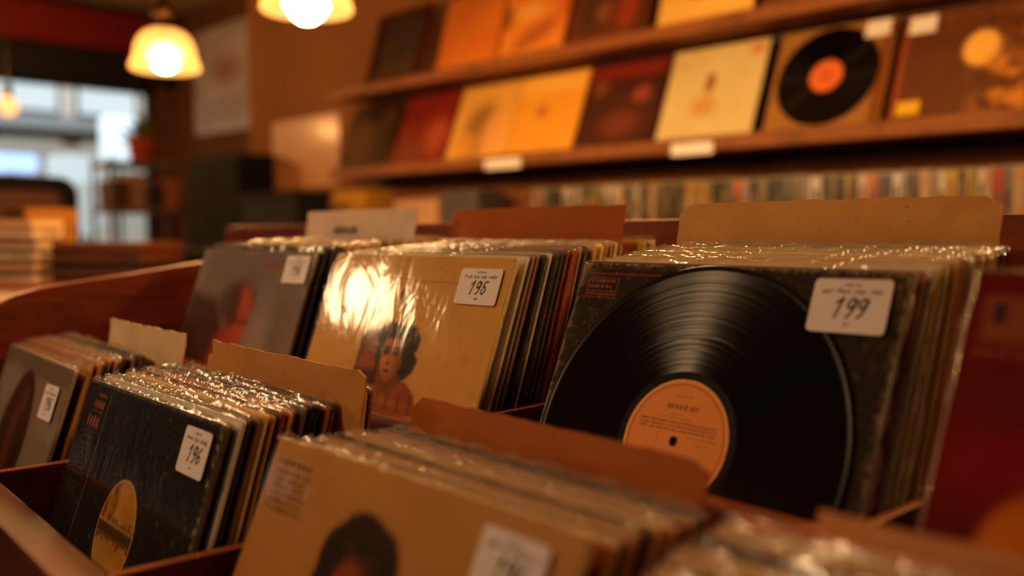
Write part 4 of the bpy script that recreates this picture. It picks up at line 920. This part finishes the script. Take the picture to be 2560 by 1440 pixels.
for i in range(22):
    ya = -14.3+i*.98
    za = at(200, 292, X=XS).z+HC; zb2 = at(200, 190, X=XS).z+HC
    mb = MB(); mb.box((XS-.01, ya, za), (XS+.02, ya+.80, zb2)); f = mb.build('window', [M['dark']], t, B)
    mb = MB(); mb.box((XS+.021, ya+.04, za+.04), (XS+.03, ya+.76, zb2-.04)); mb.build('pane', [M['lit'] if (ya > -1.7 or -7.2 < ya < -5.0) else M['glassdark']], f)
    mb = MB(); mb.box((XS-.01, ya, .5), (XS+.02, ya+.86, za-.25)); f = mb.build('shopfront', [M['facade']], t, B)
    mb = MB(); mb.box((XS+.021, ya+.06, .9), (XS+.03, ya+.80, za-.32)); mb.build('pane', [M['lit2'] if ya > -1.7 else M['glassdark']], f)
mb = MB(); mb.box((XS, -16, za-.22), (XS+.35, 9, za-.05)); mb.build('fascia', [plain('grey_fascia', srgb(120, 118, 112), .7, nscale=2)], t, B)
# street panels, with emission added as evening sky light on them
def panel(name, px0, px1, py0, py1, X, mat, label, cat, lean=0.):
    a_, b_ = at(px0, py1, X=X), at(px1, py0, X=X); y0, y1 = min(a_.y, b_.y), max(a_.y, b_.y)
    z1 = at((px0+px1)/2, py0, X=X).z+HC; z0 = max(at((px0+px1)/2, py1, X=X).z+HC, .25)
    t = empty(name, (X, (y0+y1)/2, 0)); tag(t, label, cat, 'things on the pavement outside')
    hw = (y1-y0)/2; mb = MB(); mb.prism(rrect(-hw, z0, hw, z1, min(hw, (z1-z0)/2)*.35, 5), 'x', -.015, .015); o = mb.build('board', [mat], t)
    if lean: o.rotation_euler = (lean, 0, 0); o.location = (0, math.sin(lean)*(z0+z1)/2, (1-math.cos(lean))*(z0+z1)/2)
    mb = MB(); mb.box((-.03, -.02, 0), (-.012, .02, (z0+z1)/2)); mb.build('post', [M['metal']], t); mb = MB(); mb.box((-.22, -.25, 0), (.22, .25, .03)); mb.build('base', [M['metal']], t)
    return t
M['pv'] = plain('glowing_white_board', srgb(212, 224, 228), .6, emit=.40); M['pb'] = plain('glowing_blue_white_board', srgb(160, 184, 226), .6, emit=.30)
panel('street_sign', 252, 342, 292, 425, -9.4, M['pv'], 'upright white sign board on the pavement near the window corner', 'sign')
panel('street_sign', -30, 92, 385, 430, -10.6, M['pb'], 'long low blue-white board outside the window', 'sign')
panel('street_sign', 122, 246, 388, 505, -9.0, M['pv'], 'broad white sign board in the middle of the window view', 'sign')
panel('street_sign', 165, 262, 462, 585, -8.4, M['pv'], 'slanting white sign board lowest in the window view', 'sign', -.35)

# ------------------------------------------------------------------ light
def area(name, loc, target, sx, sy, watts, col):
    l = bpy.data.lights.new(name, 'AREA'); l.shape = 'RECTANGLE'; l.size = sx; l.size_y = sy; l.energy = watts; l.color = col
    o = bpy.data.objects.new(name, l); COL.objects.link(o); o.location = Vector(loc)+Vector((0, 0, HC)); o.rotation_euler = (Vector(target)-Vector(loc)).to_track_quat('-Z', 'Y').to_euler(); return o
# further lamps out of view: pendants of both rows, and added fill lamps
lamp('pendant_or_fill_light', (-1.14, 1.24, .56), 16, .06)
lamp('pendant_or_fill_light', (-4.6, 1.1, .6), 15, .06)  # added fill lamp without a fitting, brightens the poster wall
lamp('pendant_or_fill_light', (-6.2, 1.2, .8), 26, .06)  # added unseen fill lamp for the ceiling near the window
lamp('pendant_or_fill_light', (-.10, 1.30, .56), 14, .06)
lamp('pendant_or_fill_light', (-2.14, -.13, .45), 9, .085, (1, .64, .34))
lamp('pendant_or_fill_light', (-.95, -.55, .70), 12, .05, (1, .64, .34))  # added unseen fill lamp for the fronts of the covers
lamp('pendant_or_fill_light', (.35, -.5, .85), .9, .10, (1, .64, .34))  # weak unseen fill, added for the nearest covers
# evening light through the glass front
area('street_daylight', (XL-1.2, 2.5, 3.2), (XS, 2.5, .5), 6, 1.4, 300, (.84, .90, 1.0))
wd = bpy.data.worlds.new('World'); scene.world = wd; wd.use_nodes = True
wd.node_tree.nodes['Background'].inputs[0].default_value = (.30, .22, .16, 1); wd.node_tree.nodes['Background'].inputs[1].default_value = .10

# ------------------------------------------------------------------ camera
cam = bpy.data.cameras.new('camera'); co = bpy.data.objects.new('camera', cam); COL.objects.link(co)
cam.sensor_width = 36; cam.lens = FPX*36/2560; cam.clip_start = .02
co.location = (0, 0, HC); co.rotation_euler = (math.radians(90)-PITCH, 0, PAN)
cam.dof.use_dof = True; cam.dof.focus_distance = .87; cam.dof.aperture_fstop = 2.15; cam.dof.aperture_blades = 0
scene.camera = co
scene.view_settings.view_transform = 'Standard'; scene.view_settings.look = 'Medium High Contrast'
scene.view_settings.exposure = 0.62
scene.cycles.use_denoising = True; scene.cycles.transparent_max_bounces = 14; scene.cycles.max_bounces = 6; scene.cycles.adaptive_threshold = .035
scene.cycles.sample_clamp_indirect = 4
